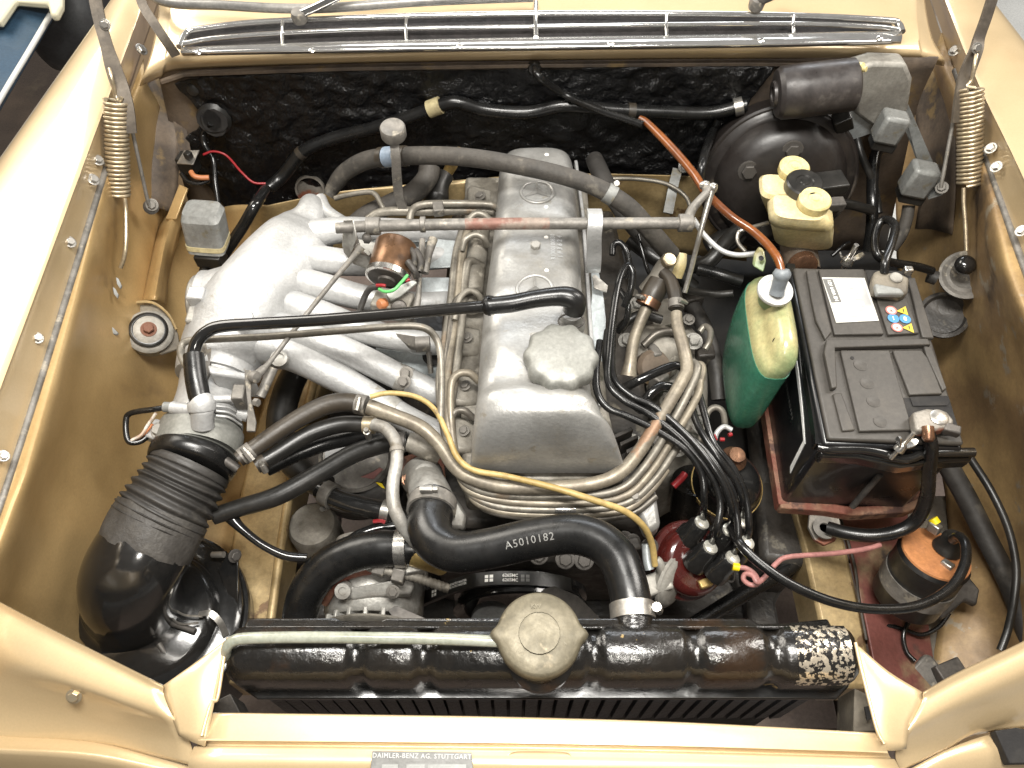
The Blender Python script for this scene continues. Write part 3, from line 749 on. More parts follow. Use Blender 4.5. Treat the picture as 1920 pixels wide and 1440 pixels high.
tube('slat', [(342, 82, zg), (420, 70, zg + .002), (640, 57, zg + .003), (1005, 50, zg + .004), (1300, 46, zg + .003), (1500, 45, zg + .003), (1640, 50, zg + .002), (1688, 56, zg)], 4.6, 'chrome_soft', gr, n=10)
for x, yt, yb in ((530, 40, 84), (762, 31, 75), (1005, 4, 71), (1250, 26, 67), (1488, 30, 63)):
    tube('divider', [(x, yt, zg + .006), (x - 1, (yt + yb) / 2, zg + .006), (x, yb, zg + .001)], 3.5 if x != 1005 else 5, 'chrome_soft', gr, n=8)
for x, y in ((372, 98), (585, 94), (862, 86), (1145, 81), (1427, 76), (1650, 72)):
    lathe('screw', P(x, y, zg + .0016), (0, -.25, 1), [(6.5, 0), (6.5, 1), (4, 2.6), (1.4, 3), (1.2, 1.5), (.1, 1.5)], 'steel_bright', band, n=16)

# ---- data plate on the front panel
dp = slab('data_plate', [(698, 1408, .8005), (884, 1411, .8005), (892, 1486, .7955), (690, 1483, .7955)], .797, .004, 'plate', None, bevel=.0004)
tag(dp, 'stamped grey maker plate riveted to the cream front panel', 'sign')
exd = P(884, 1416, .798) - P(698, 1413, .797); eyd = P(791, 1409, .798) - P(791, 1440, .796)
text('lettering', 'DAIMLER-BENZ AG. STUTTGART', .0058, 'label_silver', dp, flat(P(791, 1418, .8005), exd, eyd, .0004), bold=.0001, spacing=1.1)
text('lettering', 'Fahrgest. Nr.   zul. Gesamtgewicht   MADE IN GERMANY', .0022, 'print_dim', dp, flat(P(791, 1428, .7998), exd, eyd, .0004), spacing=1.2)
for x0, x1 in ((716, 746), (762, 796), (802, 874)):
    slab('stamped_field', [(x0, 1433, .8000), (x1, 1433, .8000), (x1, 1446, .7990), (x0, 1446, .7990)], .798, .0008, 'relay_grey', dp, bevel=0)

# ================================================================ ENGINE
# ---- block, head, timing case (greasy, low)
eng = thing('engine_block', 'greasy dark engine block and cylinder head below the valve cover', 'engine')
slab('block', [(846, 395, .60), (1150, 390, .60), (1190, 560, .60), (1215, 760, .60), (1235, 985, .60), (800, 985, .60), (820, 700, .60)], .6, .34, 'grease', eng, bevel=.01)
head = slab('cylinder_head', [(872, 330, .69), (1100, 330, .69), (1118, 560, .69), (1140, 760, .69), (1172, 902, .69), (868, 902, .69), (862, 700, .69), (868, 540, .69)], .69, .10, 'alu_dirty', eng, bevel=.006)
slab('timing_case', [(850, 925, .60), (880, 915, .60), (1180, 915, .60), (1236, 940, .60), (1232, 985, .59), (850, 985, .59)], .60, .16, 'grease', eng, bevel=.01)
slab('timing_flange', [(1172, 900, .685), (1228, 905, .675), (1240, 985, .66), (1214, 1000, .655), (1196, 960, .665)], .68, .03, 'alu_cast', eng, bevel=.006)
# intake ports and injector bosses down the side of the head
for (x, y) in ((888, 470), (880, 560), (872, 655), (868, 745), (866, 830), (896, 390)):
    b_ = box('port_boss', (x - 2, y, .672), (.042, .052, .05), 'alu_dirty', eng, rot=(0, 18, 0), bevel=.006)
    bolt(P(x + 4, y - 22, .70), (-.3, 0, .95), 8, 'steel_dull', eng)
for (x, y, r_) in ((890, 885, .66), (875, 900, .655), (1190, 930, .69)):
    bolt((x, y, .69), (0, -.3, 1), 8, 'copper' if x == 890 else 'steel_dull', eng)
for k in range(5):
    slab('rib', [(1150 + k * 12, 815 + k * 14, .655), (1185 + k * 10, 800 + k * 14, .65), (1188 + k * 10, 806 + k * 14, .65), (1152 + k * 12, 822 + k * 14, .655)], .65, .03, 'grease', eng, bevel=.001)
# gearbox bell behind, dark floor under the engine
slab('oil_pan', [(760, 560, .34), (1260, 540, .34), (1300, 1060, .34), (740, 1060, .34)], .34, .2, 'grease', eng, bevel=.02)

# ---- valve cover
vc = thing('valve_cover', 'long bare aluminium valve cover with two cast star emblems', 'engine cover')
rows = [  # py at top height, left px, right px, top height
    (262, 962, 1058, .715), (268, 946, 1072, .772), (276, 938, 1077, .788), (300, 933, 1081, .795), (345, 929, 1084, .797), (380, 926, 1087, .798), (430, 921, 1091, .799), (480, 914, 1094, .800),
    (540, 906, 1097, .800), (600, 900, 1101, .800), (660, 895, 1107, .801), (705, 892, 1113, .802), (728, 890, 1117, .804), (746, 888, 1124, .814), (760, 886, 1132, .816), (775, 884, 1140, .813)]
ZB = .695
st = []
for (py, xl, xr, zt) in rows:
    a = P(xl, py, .79); b = P(xr, py, .79)
    st.append((a.x, b.x, (a.y + b.y) / 2, zt))
fl, frr = P(884, 892, ZB), P(1166, 892, ZB)
x0, x1, y0, z0 = st[-1]
for t in (.2, .4, .58, .74, .87, .95, 1.0):
    an = t * math.pi / 2
    st.append((x0 + (fl.x - .004 - x0) * t ** 1.1, x1 + (frr.x + .010 - x1) * t ** .75, y0 + (fl.y - y0) * math.sin(an), ZB + .008 + (z0 - ZB - .008) * math.cos(an) ** 1.25))
fine = crom(st, 4)
NJ = 44
YC = P(1000, 745, .81).y
vs, fs = [], []
def bump_at(p, px, py, r, h):
    c = P(px, py, .80); d = math.hypot(p.x - c.x, p.y - c.y) / r
    return h * math.exp(-d * d * 2)
LOBES = [(930, 655, .035, .012), (926, 560, .032, .009), (935, 470, .032, .008), (1080, 420, .03, .004), (955, 590, .03, -.004), (960, 510, .028, -.004), (950, 700, .022, -.006),
         (1040, 620, .03, .003), (1000, 330, .03, -.003), (930, 400, .03, .006), (1090, 640, .03, .004)]
for (xa, xb, y, zt) in fine:
    c, hw = (xa + xb) / 2, (xb - xa) / 2
    for j in range(NJ + 1):
        th = math.pi * j / NJ
        ct, stn = -math.cos(th), math.sin(th)
        x = c + hw * math.copysign(abs(ct) ** .50, ct)
        z = ZB + (zt - ZB) * abs(stn) ** (.42 + .35 * max(0, min(1, (YC - y) / .12)))
        p = Vector((x, y, z))
        wgt = max(0, (z - ZB) / (.8 - ZB)) ** 2
        for (lx, ly, lr, lh) in LOBES: p.z += wgt * bump_at(p, lx, ly, lr, lh)
        p.z += wgt * .0012 * mnoise.noise(p * 25)
        vs.append(p)
W_ = NJ + 1
for i in range(len(fine) - 1):
    for j in range(NJ):
        fs.append((i * W_ + j, i * W_ + j + 1, (i + 1) * W_ + j + 1, (i + 1) * W_ + j))
fs.append(tuple(range(W_)))
cover = obj('cover', vs, fs, 'alu_cast', vc, smooth=60)
def cover_z(p):
    best = None
    for (xa, xb, y, zt) in fine:
        d = abs(y - p.y)
        if best is None or d < best[0]: best = (d, xa, xb, zt)
    _, xa, xb, zt = best
    c, hw = (xa + xb) / 2, (xb - xa) / 2
    ct = min(.999, abs((p.x - c) / hw)) ** 2
    z = ZB + (zt - ZB) * math.sqrt(max(0, 1 - ct * ct)) ** .42
    for (lx, ly, lr, lh) in LOBES: z += bump_at(p, lx, ly, lr, lh)
    return z
def on_cover(px, py, lift=0):
    p = P(px, py, .80)
    for _ in range(3): p = P(px, py, cover_z(p))
    return p + Vector((0, 0, lift))
slab('gasket_rim', [(1077, 300, .715), (1090, 400, .715), (1098, 520, .712), (1106, 640, .71), (1122, 760, .708), (1128, 760, .708), (1113, 640, .71), (1105, 520, .712), (1096, 400, .715), (1083, 300, .715)], .71, .012, 'alu_white', vc, bevel=.001)
def star(px, py, r):
    c = on_cover(px, py, .0004); n_ = 40
    ring = []
    pp = [c + Vector((math.cos(2 * math.pi * k / n_) * r, math.sin(2 * math.pi * k / n_) * r, 0)) for k in range(n_)]
    pp = [Vector((q.x, q.y, cover_z(q) + .0002)) for q in pp]
    pp.append(pp[0]); pp.append(pp[1])
    v_, f_ = sweep(pp, [.0026] * len(pp), 8, cap=False)
    e = obj('star_emblem', v_, f_, 'alu_cast', vc, smooth=60)
    vv = [c + Vector((0, 0, .0065))]; ff = []
    for k in range(6):
        a = math.pi / 2 + k * math.pi / 3
        rr_ = r * (.96 if k % 2 == 0 else .16)
        vv.append(Vector((c.x + math.cos(a) * rr_, c.y + math.sin(a) * rr_, c.z + .0006)))
    ff = [(0, k + 1, (k + 1) % 6 + 1) for k in range(6)]
    obj('star', vv, ff, 'alu_cast', e, smooth=0, fix=False)
star(1007, 360, .0235); star(1003, 542, .0235)
for ln, sz, xx, bod in ((0, .0085, 1037, 'R1300100830'), (1, .0095, 1050, '1 F 3 6 2 4')):
    o_ = on_cover(xx, 463)
    text('cast_number', bod, sz, 'alu_white', vc, (lambda o_: lambda x, y, z: Vector((o_.x - y, o_.y + x, cover_z(Vector((o_.x - y, o_.y + x, 0))) + .0009)))(o_), bold=.0002)
for (x, y) in ((1004, 462), (1003, 634), (1000, 300)):
    if y != 300: bolt(on_cover(x, y, -.002), (0, -.1, 1), 10, 'alu_grey', vc, h=1.1)
for (x, y) in ((1025, 290), (1024, 388), (1024, 445), (1025, 507)):
    lathe('rivet', on_cover(x, y, -.0005), (0, 0, 1), [(4.2, 0), (4.0, 1.2), (2.4, 2), (.1, 2.2)], 'print_white', vc, n=14)  # white colour stands for the glint on each rivet
lathe('breather_neck', on_cover(1071, 600, -.012), (0, 0, 1), [(27, 0), (26, 10), (21, 16), (20, 40), (.1, 40)], 'alu_cast', vc, n=28)

# ---- oil filler cap
oc = polar('oil_filler_cap', P(1051, 676, .812), lambda a, f: (.0445 if f <= 1 else .0445) * f * (1 + (.045 * math.cos(10 * a + .4) if f > .9 else 0)),
           [(.02, .022), (.3, .0218), (.62, .0205), (.82, .019), (.93, .0165), (.99, .011), (1.0, .002), (.98, -.004), (.7, -.006)], 'cap_grey', None, axis=(.02, -.12, 1))
tag(oc, 'round grey oil filler cap with scalloped edge on the valve cover', 'cap')

# ---- radiator
rad = thing('radiator', 'black painted radiator with ribbed top tank behind the front panel', 'radiator')
xl_, xr_ = P(428, 1250, .78).x, P(1606, 1250, .78).x
def xat(px): return P(px, 1250, .78).x
prof = [(.047, .736), (.047, .778), (.043, .792), (.034, .799), (.018, .801), (.004, .798), (-.006, .788), (-.010, .772), (-.010, .736)]
def tank_sec(x, inset=0, shrink=1):
    cy, cz = .018, .765
    return [Vector((x, cy + (y - cy) * shrink * (1 - inset), cz + (z - cz) * shrink * (1 - (inset if z > cz else 0)))) for (y, z) in prof]
secs = [tank_sec(xl_ - .002, 0, .55), tank_sec(xl_ + .001, 0, .8), tank_sec(xl_ + .007, 0, .94), tank_sec(xl_ + .016, 0, 1)]
for px in (672, 797, 1112, 1300, 1450):
    x = xat(px)
    for dx, ins in ((-.014, 0), (-.009, .05), (-.005, .16), (.005, .16), (.009, .05), (.014, 0)):
        secs.append(tank_sec(x + dx, ins))
secs += [tank_sec(xr_ - .016, 0, 1), tank_sec(xr_ - .007, 0, .95), tank_sec(xr_ - .001, 0, .82), tank_sec(xr_ + .002, 0, .55)]
tank = loft('top_tank', secs, 'gloss_worn', rad, smooth=50)
secs = [tank_sec(xat(px), -.012 - .01 * (k % 2)) for k, px in enumerate((1487, 1505, 1530, 1560, 1590))]
secs = [[v_ for v_ in s_[1:8]] for s_ in secs]
vs = [v_ for s_ in secs for v_ in s_]; fs = [(i * 7 + j, i * 7 + j + 1, (i + 1) * 7 + j + 1, (i + 1) * 7 + j) for i in range(4) for j in range(6)]
obj('solder_patch', vs, fs, 'solder', tank, smooth=60)
# flange and core
slab('tank_flange', [Vector((xl_ + .022, -.017, .738)), Vector((xr_ - .010, -.017, .738)), Vector((xr_ + .006, -.004, .738)), Vector((xr_ + .006, .055, .738)), Vector((xl_ - .004, .055, .738)), Vector((xl_ - .004, -.002, .738))], 0, .005, 'gloss_black', rad, bevel=.0015)
core = box('core', Vector(((xl_ + xr_) / 2 - .002, .016, .53)), (xr_ - xl_ - .05, .038, .400), 'void', rad, bevel=.002)
nf = 34
fw_ = (xr_ - xl_ - .052) / nf
ff0 = None
for k in range(nf):
    c = Vector((xl_ + .025 + fw_ * (k + .5), -.0090, .666))
    if ff0 is None:
        ff0 = box('cooling_fin', c, (fw_ * .78, .007, .128), 'fin_black', core, rot=(0, 0, 7), bevel=.0006)
    else:
        o = bpy.data.objects.new('cooling_fin', ff0.data); o.location = c; link(o, core)
lathe('filler_neck', Vector((xat(1012), .012, .795)), (0, 0, 1), [(.034, -.005), (.034, .004), (.028, .008), (.027, .018), (.1e-3, .018)], 'gloss_worn', rad, px=False, n=36)
tube('hose_neck', [(1188, 1165, .772), (1188, 1195, .772)], 40, 'gloss_worn', rad, n=32)
slab('rear_edge', [Vector((xl_ + .012, .040, .794)), Vector((xl_ + .012, .053, .788)), Vector((xat(620), .053, .788)), Vector((xat(640), .049, .784)), Vector((xat(700), .049, .784)), Vector((xat(720), .053, .788)), Vector((xat(1420), .053, .786)), Vector((xat(1430), .048, .786)), Vector((xat(1480), .048, .786)), Vector((xr_ - .02, .053, .786)), Vector((xr_ - .02, .040, .794))], 0, .04, 'gloss_worn', rad, bevel=.003)

def cap_r(a, f):
    ear = math.exp(-((abs(((a + math.pi) % (2 * math.pi)) - math.pi) - 0) / .15) ** 2) + math.exp(-((abs(a - math.pi)) / .15) ** 2)
    return .0415 * f * (1 + (.17 * ear if f > .85 else 0))
rc = thing('pressure_cap', 'tarnished brass radiator cap with two ears on the black tank', 'cap')
polar('cap_disc', P(1011, 1190, .823), cap_r, [(.02, .009), (.30, .0090), (.60, .0088), (.80, .0082), (.86, .0068), (.91, .0064), (.97, .0045), (1.0, 0), (1.0, -.009), (.97, -.011), (.6, -.011)], 'cap_brass', rc)
lathe('centre_rivet', P(1011, 1190, .828), (0, 0, 1), [(.0065, 0), (.0062, .0055), (.0045, .0072), (.0018, .0074), (.0015, .006), (.0001, .006)], 'cap_brass', rc, px=False, n=20)
for k, s_ in enumerate(('KW', '100', '4')):
    c = (P(1005, 1137, .8325), P(975, 1222, .8315), P(1060, 1208, .8315))[k]
    text('embossing', s_, .006, 'cap_brass', rc, flat(c, (1, 0, 0) if k == 0 else (.8, .6 * (k * 2 - 3), 0), (0, 1, 0), 0), extrude=.0006)

# ---- crank pulley, fan, belt, alternator
YB = .165
pul = thing('crank_pulley', 'black dished belt pulley with pale hub behind the radiator cap', 'pulley')
pc = Vector((.012, YB, .482))
lathe('pulley_dish', pc + Vector((0, .014, 0)), (0, -1, 0), [(.0001, 0), (.088, 0), (.096, .002), (.096, .010), (.090, .014), (.090, .018), (.096, .022), (.096, .030), (.092, .032), (.086, .028), (.055, .006), (.045, .004), (.0001, .004)], 'gloss_black', pul, px=False, n=56)
lathe('hub', PY(922, 1160, .150), (0, -1, .5), [(.0001, -.006), (.030, -.006), (.030, .004), (.027, .006), (.0001, .006)], 'white_cap', pul, px=False, n=32)
fan = thing('cooling_fan', 'dark grey fan blades low behind the radiator', 'fan')
slab('blade', [(1006, 1160, .565), (1018, 1105, .578), (1040, 1098, .575), (1085, 1118, .56), (1128, 1162, .545), (1110, 1185, .54), (1030, 1180, .555)], .56, .003, 'steel_dark', fan, bevel=.0006)
slab('blade', [(722, 1138, .56), (745, 1136, .56), (800, 1160, .55), (832, 1180, .545), (800, 1190, .545), (742, 1165, .555)], .56, .003, 'steel_dark', fan, bevel=.0006)
slab('blade', [(660, 1150, .535), (700, 1140, .54), (735, 1150, .535), (700, 1200, .52), (650, 1210, .52)], .53, .003, 'steel_dark', fan, bevel=.0006)
lathe('fan_hub', Vector((.012, .105, .482)), (0, 1, 0), [(.0001, 0), (.03, 0), (.032, .03), (.0001, .03)], 'steel_dark', fan, px=False)

alt = thing('alternator', 'dirty cast aluminium alternator with ribbed end plate beside the lower hose', 'alternator')
ac = P(700, 1168, .50)
lathe('housing', ac, (0, 1, .12), [(.0001, 0), (.030, 0), (.042, .004), (.064, .006), (.069, .012), (.070, .05), (.066, .058), (.066, .10), (.062, .115), (.0001, .115)], 'alu_grey', alt, px=False, n=48)
for k in range(9):
    a = math.pi * (k + .5) / 9
    d = Vector((math.cos(a), 0, math.sin(a)))
    box('rib', ac + d * .056 + Vector((0, -.004, 0)), (.006, .014, .026), 'alu_grey', alt, rot=(0, -math.degrees(a) + 90, 0), bevel=.0015)
slab('adjusting_lug', [(630, 1098, .58), (648, 1092, .585), (664, 1100, .585), (760, 1082, .585), (778, 1092, .58), (770, 1112, .575), (665, 1122, .575), (640, 1120, .575)], .58, .016, 'alu_grey', alt, bevel=.003)
lathe('lug_boss', (643, 1108, .588), (0, -.5, .85), [(15, -20), (15, 4), (8, 4), (7, 0), (.1, 0)], 'alu_grey', alt, n=22)
lathe('fan_disc', ac + Vector((0, -.016, 0)), (0, -1, .05), [(.028, -.004), (.074, -.004), (.078, 0), (.074, .003), (.05, .003), (.03, .010), (.0001, .010)], 'alu_dirty', alt, px=False, n=48)
bolt((737, 1109, .588), (0, -.6, .8), 9, 'steel_dull', alt)
tube('winding_band', [(608, 1130, .545), (640, 1085, .575), (700, 1068, .585), (760, 1072, .58)], 9, 'tray_rust', alt, n=8)
adj = thing('belt_adjuster', 'greasy threaded belt tensioner bolt with hex nuts above the alternator', 'bolt')
tube('threaded_rod', [(690, 1062, .605), (770, 1080, .60), (842, 1104, .59)], 9, 'alu_dirty', adj, n=10, seg=30, rfun=lambda t, a: 1 + .10 * math.sin(t * 260))
for (x, y, r_) in ((712, 1066, 16), (750, 1075, 22)):
    a, b = P(x - 11, y - 3, .604), P(x + 11, y + 3, .603)
    v_, f_ = sweep([a, b], [r_ * mpp(a)] * 2, 6); obj('nut', v_, f_, 'steel_dull', adj, smooth=20, bevel=.001)
box('block', (775, 1062, .60), (.026, .026, .03), 'alu_grey', adj, rot=(0, 10, 15))

def yb(px, py): return PY(px, py, YB)
bp = [yb(640, 1185), yb(700, 1164), yb(770, 1134), yb(840, 1104), yb(885, 1090)]
arc = []
p_last = bp[-1]
for k in range(15):
    a = math.atan2(p_last.z - pc.z, p_last.x - pc.x) - k * .10
    r_ = max(.0975, (p_last - pc).length * (1 - k / 6) + .0975 * (k / 6)) if k < 6 else .0975
    arc.append(Vector((pc.x + math.cos(a) * r_, YB, pc.z + math.sin(a) * r_)))
bpp = [Vector(q) for q in crom(bp[:-1] + arc, 3)]
bl = ribbon('drive_belt', bpp, (0, 1, 0), .0185, .007, 'rubber', None)
tag(bl, 'black fan belt with white printed lettering running over the pulley', 'belt')
BL = [0]
for a, b in zip(bpp, bpp[1:]): BL.append(BL[-1] + (b - a).length)
def on_belt(s):
    s = max(0, min(BL[-1] - 1e-6, s))
    i = max(k for k in range(len(BL)) if BL[k] <= s)
    i = min(i, len(bpp) - 2)
    t = (s - BL[i]) / (BL[i + 1] - BL[i]); p = bpp[i].lerp(bpp[i + 1], t); d = (bpp[i + 1] - bpp[i]).normalized()
    return p, Vector((-d.z, 0, d.x)) if d.x > 0 else Vector((d.z, 0, -d.x))
def belt_map(s0):
    def f(x, y, z):
        p, n_ = on_belt(s0 + x)
        return p + n_ * (.0036 + .0006) + Vector((0, 1, 0)) * y
    return f
def belt_s(px, py):
    q = yb(px, py); return min(range(len(bpp)), key=lambda i: (bpp[i] - q).length)
for px, py, bod, sz in ((870, 1098, 'GATES AUTO MASTER\nGATES AUTO MASTER', .0042), (957, 1080, '6265MC\n6265MC', .0062)):
    text('belt_print', bod, sz, 'print_white', bl, belt_map(BL[belt_s(px, py)]), bold=.00012, spacing=.95)
for px, py in ((828, 1112), (920, 1086), (985, 1083)):
    s0 = BL[belt_s(px, py)]; fm = belt_map(s0)
    for dx in (-.0055, .0008):
        for dy in (-.0048, .0004):
            obj('belt_print', [fm(dx, dy, 0), fm(dx + .0047, dy, 0), fm(dx + .0047, dy + .0042, 0), fm(dx, dy + .0042, 0)], [(0, 1, 2, 3)], 'print_white' if px != 985 else 'print_dim', bl, smooth=0, fix=False)

# ---- thermostat housing
th = thing('thermostat_housing', 'cast aluminium thermostat housing with top plug at the upper hose', 'housing')
tube('body', [(792, 895, .630, 40), (798, 905, .655, 36), (806, 925, .680, 39), (812, 948, .690, 43), (813, 958, .692, 43)], 40, 'alu_grey', th, n=28, seg=5)
lathe('plug', (797, 893, .665), (0, .05, 1), [(26, -10), (24, 0), (25, 6), (19, 9), (19, 16), (14, 20), (.1, 20)], 'alu_grey', th, n=20)
lathe('mount_ear', (768, 900, .64), (0, -.2, 1), [(14, -30), (14, 2), (.1, 2)], 'alu_grey', th, n=16)
bolt((767, 899, .645), (0, -.2, 1), 10, 'copper', th, h=1.4)
slab('base_flange', [(760, 920, .615), (842, 910, .62), (876, 965, .61), (870, 990, .605), (780, 990, .60)], .61, .02, 'alu_grey', th, bevel=.004)

# ---- intake manifold
im = thing('intake_manifold', 'cast aluminium intake plenum with curved runners to the cylinder head', 'manifold')
def blob(name, pts, mat, parent, n=28, seg=7, flat=.92):
    pp, rr = path3(pts, 50, seg)
    vs, fs = sweep(pp, rr, n)
    return obj(name, vs, fs, mat, parent, smooth=75)
plen = blob('plenum', [(585, 372, .735, 8), (584, 378, .735, 20), (583, 398, .732, 30), (576, 420, .722, 48), (562, 450, .712, 66), (535, 495, .704, 80), (500, 545, .700, 88), (462, 595, .697, 92), (432, 640, .690, 84), (412, 680, .683, 76), (404, 710, .680, 72)], 'alu_white', im)
blob('plenum_end', [(520, 560, .70, 76), (460, 562, .70, 72), (420, 565, .70, 64), (388, 568, .70, 58)], 'alu_white', im)
lathe('end_flange', (392, 568, .70), (-1, 0, .0), [(60, -6), (61, 0), (61, 9), (55, 10), (52, 14), (.1, 14)], 'alu_white', im, n=40)
lathe('idle_housing', (384, 566, .70), (-1, 0, 0), [(50, 0), (50, 14), (46, 18), (30, 20), (.1, 20)], 'alu_grey', im, n=32)
box('idle_boss', (372, 560, .745), (.024, .022, .03), 'alu_white', im, bevel=.003)
box('idle_boss', (372, 600, .725), (.022, .030, .034), 'alu_grey', im, bevel=.003)
bolt((374, 640, .72), (0, -.8, .6), 11, 'steel_dull', im)
RUN = [
    [(560, 445, .728, 29), (630, 432, .735, 25), (700, 430, .735, 22), (780, 432, .72, 21), (880, 436, .69, 21)],
    [(550, 478, .722, 28), (625, 490, .728, 26), (700, 494, .72, 23), (790, 486, .705, 22), (880, 478, .68, 21)],
    [(525, 520, .718, 30), (610, 540, .722, 27), (690, 560, .712, 24), (780, 570, .695, 23), (875, 566, .67, 22)],
    [(505, 560, .715, 32), (600, 590, .715, 28), (690, 622, .702, 25), (780, 640, .685, 24), (870, 646, .66, 22)],
    [(480, 600, .712, 34), (580, 632, .708, 28), (670, 668, .692, 26), (760, 712, .672, 25), (820, 738, .658, 25), (868, 748, .65, 23)],
    [(470, 640, .70, 36), (550, 665, .695, 32), (620, 700, .682, 29), (690, 740, .664, 26), (760, 785, .648, 26), (866, 835, .635, 24)],
]
for k, r_ in enumerate(RUN):
    rn = blob('runner', r_, 'alu_white', im, n=22)
    PATHS[rn.name] = path3(r_, 30, 7)
    if k == 4:
        ring_on(rn, .72, 22, 'alu_grey', im, 'runner_clamp', 1.05)
    if k == 5:
        ring_on(rn, .66, 22, 'alu_grey', im, 'runner_clamp', 1.05)
for (x, y) in ((762, 700), (758, 716)):
    bolt((x, y, .71), (-.1, -.5, .8), 9, 'steel_dull', im, h=1.3)
lathe('plug_boss', (523, 672, .735), (.1, -.3, 1), [(17, -14), (16, 2), (10, 3), (9, -2), (.1, -2)], 'alu_grey', im, n=20)
lathe('cast_boss', (455, 597, .762), (-.15, -.25, .95), [(20, -6), (19, 0), (17.5, .6), (.1, .6)], 'alu_white', im, n=28)
tube('casting_rib', [(600, 372, .735), (612, 395, .735), (640, 415, .74)], 12, 'alu_white', im, n=10)
box('mount_pad', (690, 470, .752), (.062, .030, .012), 'alu_grey', im, rot=(0, 4, -12), bevel=.004)
bolt((686, 480, .758), (0, -.1, 1), 11, 'alu_grey', im, h=.7)
# pale heat shields between runners
hs = slab('heat_shield', [(706, 612, .655), (838, 640, .650), (850, 735, .64), (822, 740, .64), (704, 668, .648)], .65, .0015, 'shield_blue', None, bevel=.0004)
tag(hs, 'pale blue sheet-metal shield with a round hole between the lower runners', 'shield')
lathe('shield_hole', P(812, 668, .6535), (.1, -.1, 1), [(20, 0), (20, .8), (.1, .8)], 'void', hs, n=28)
hs2 = thing('intake_shield', 'bare aluminium sheet shield over the rear intake runners', 'shield')
slab('panel', [(668, 438, .70), (862, 440, .695), (862, 470, .69), (700, 478, .695)], .69, .0015, 'shield_blue', hs2, bevel=.0004)
slab('panel', [(820, 448, .715), (862, 452, .715), (858, 500, .708), (806, 502, .708)], .71, .0015, 'shield_blue', hs2, bevel=.0004)
slab('panel', [(790, 520, .69), (852, 520, .685), (842, 572, .675), (788, 560, .68)], .68, .0015, 'shield_blue', hs2, bevel=.0004)

# ---- throttle body, its band and breather stub
tb = thing('throttle_valve', 'ribbed aluminium throttle body between the plenum and the bellows', 'throttle body')
blob('bore', [(412, 690, .682, 64), (402, 715, .680, 62), (394, 740, .680, 58), (388, 765, .680, 60), (380, 795, .680, 64)], 'alu_white', tb)
slab('flange', [(388, 682, .752), (470, 700, .72), (478, 712, .715), (392, 700, .748)], .73, .05, 'alu_white', tb, bevel=.003)
for k in range(4):
    tube('fin', [(405, 752 + k * 9, .748 - k * .001), (430, 756 + k * 9, .736), (452, 770 + k * 9, .712)], 2.5, 'alu_white', tb, n=6)
tube('breather_stub', [(380, 800, .730, 21), (379, 772, .747, 21), (379, 769, .748, 25), (377, 753, .756, 25), (376, 750, .757, 20)], 22, 'alu_white', tb, n=24, seg=3)
tube('side_nozzle', [(360, 768, .735), (335, 766, .735), (322, 764, .735)], 12, 'alu_white', tb, n=14)
tube('nozzle_cap', [(326, 764, .735), (308, 763, .735)], 10, 'relay_grey', tb, n=14)
tube('throttle_shaft', [(394, 748, .752), (455, 747, .745)], 7.5, 'alu_white', tb, n=12)
box('shaft_stop', (452, 745, .742), (.016, .022, .03), 'steel_dull', tb)
tube('rubber_boot', [(446, 770, .715), (466, 776, .71)], 16, 'alu_white', tb, n=16)
brk = slab('linkage_plate', [(458, 693, .765), (471, 694, .765), (470, 745, .755), (480, 790, .742), (478, 808, .738), (462, 808, .738), (464, 760, .75), (459, 715, .76)], .76, .004, 'steel_dull', tb, bevel=.0008)
lathe('ball_joint', (474, 706, .768), (1, -.5, .3), [(6, -4), (10, -4), (13, 4), (11, 11), (.1, 14)], 'steel_dull', tb, n=18)
tube('return_spring', [(512, 690, .752), (488, 744, .738)], 9.5, 'steel_dull', tb, n=14)
lathe('shaft_nut', (482, 755, .752), (1, -.3, .2), [(8, -6), (8, 3), (.1, 3)], 'steel_dull', tb, n=6)
slab('idle_bracket', [(357, 640, .745), (398, 640, .74), (392, 700, .728), (372, 740, .72), (352, 700, .73)], .74, .006, 'steel_dull', tb, bevel=.001)

# ================================================================ ACCESSORIES
# ---- air intake: bellows, taped end, elbow; air cleaner canister
ai = thing('intake_duct', 'ribbed black rubber intake bellows with taped end and glossy elbow', 'air duct')
tube('throttle_band', [(380, 806, .683, 68), (379, 809, .683, 76), (369, 846, .683, 77), (368, 850, .683, 77)], 72, 'cap_grey', ai, n=44)
tube('sealing_lip', [(369, 848, .683, 70), (367, 853, .683, 78), (362, 864, .683, 81), (358, 875, .683, 78), (356, 880, .683, 70)], 76, 'rubber_new', ai, n=44)
bpth = [(359, 874, .683, 74), (350, 890, .681, 76), (334, 918, .676, 78), (314, 950, .672, 82), (298, 975, .668, 84), (288, 992, .665, 82)]
tube('bellows', bpth, 78, 'rubber_grey', ai, n=48, seg=16, rfun=lambda t, a: 1 + (.055 * math.cos(t * 2 * math.pi * 10 + .25 * math.sin(3 * a)) - .02) * (1 if .15 < t < .97 else .08), smooth=80)
tube('tape_wrap', [(305, 962, .669, 85), (292, 988, .665, 86), (277, 1016, .660, 86), (270, 1030, .657, 85)], 86, 'tape', ai, n=48, rfun=lambda t, a: 1 + .012 * math.sin(5 * a + t * 7) + .008 * math.sin(11 * a))
tube('elbow', [(278, 1014, .660, 83), (263, 1042, .655, 86), (250, 1068, .646, 87), (243, 1090, .630, 87), (243, 1108, .606, 86), (247, 1120, .580, 86), (250, 1126, .560, 90), (250, 1128, .548, 102)], 86, 'gloss_black', ai, n=48, seg=7, smooth=80)
box('clamp_lug', (302, 812, .70), (.030, .028, .018), 'alu_white', ai, rot=(0, 0, -20), bevel=.002)
bolt((300, 807, .712), (-.1, -.2, 1), 12, 'alu_grey', ai, h=1.0)
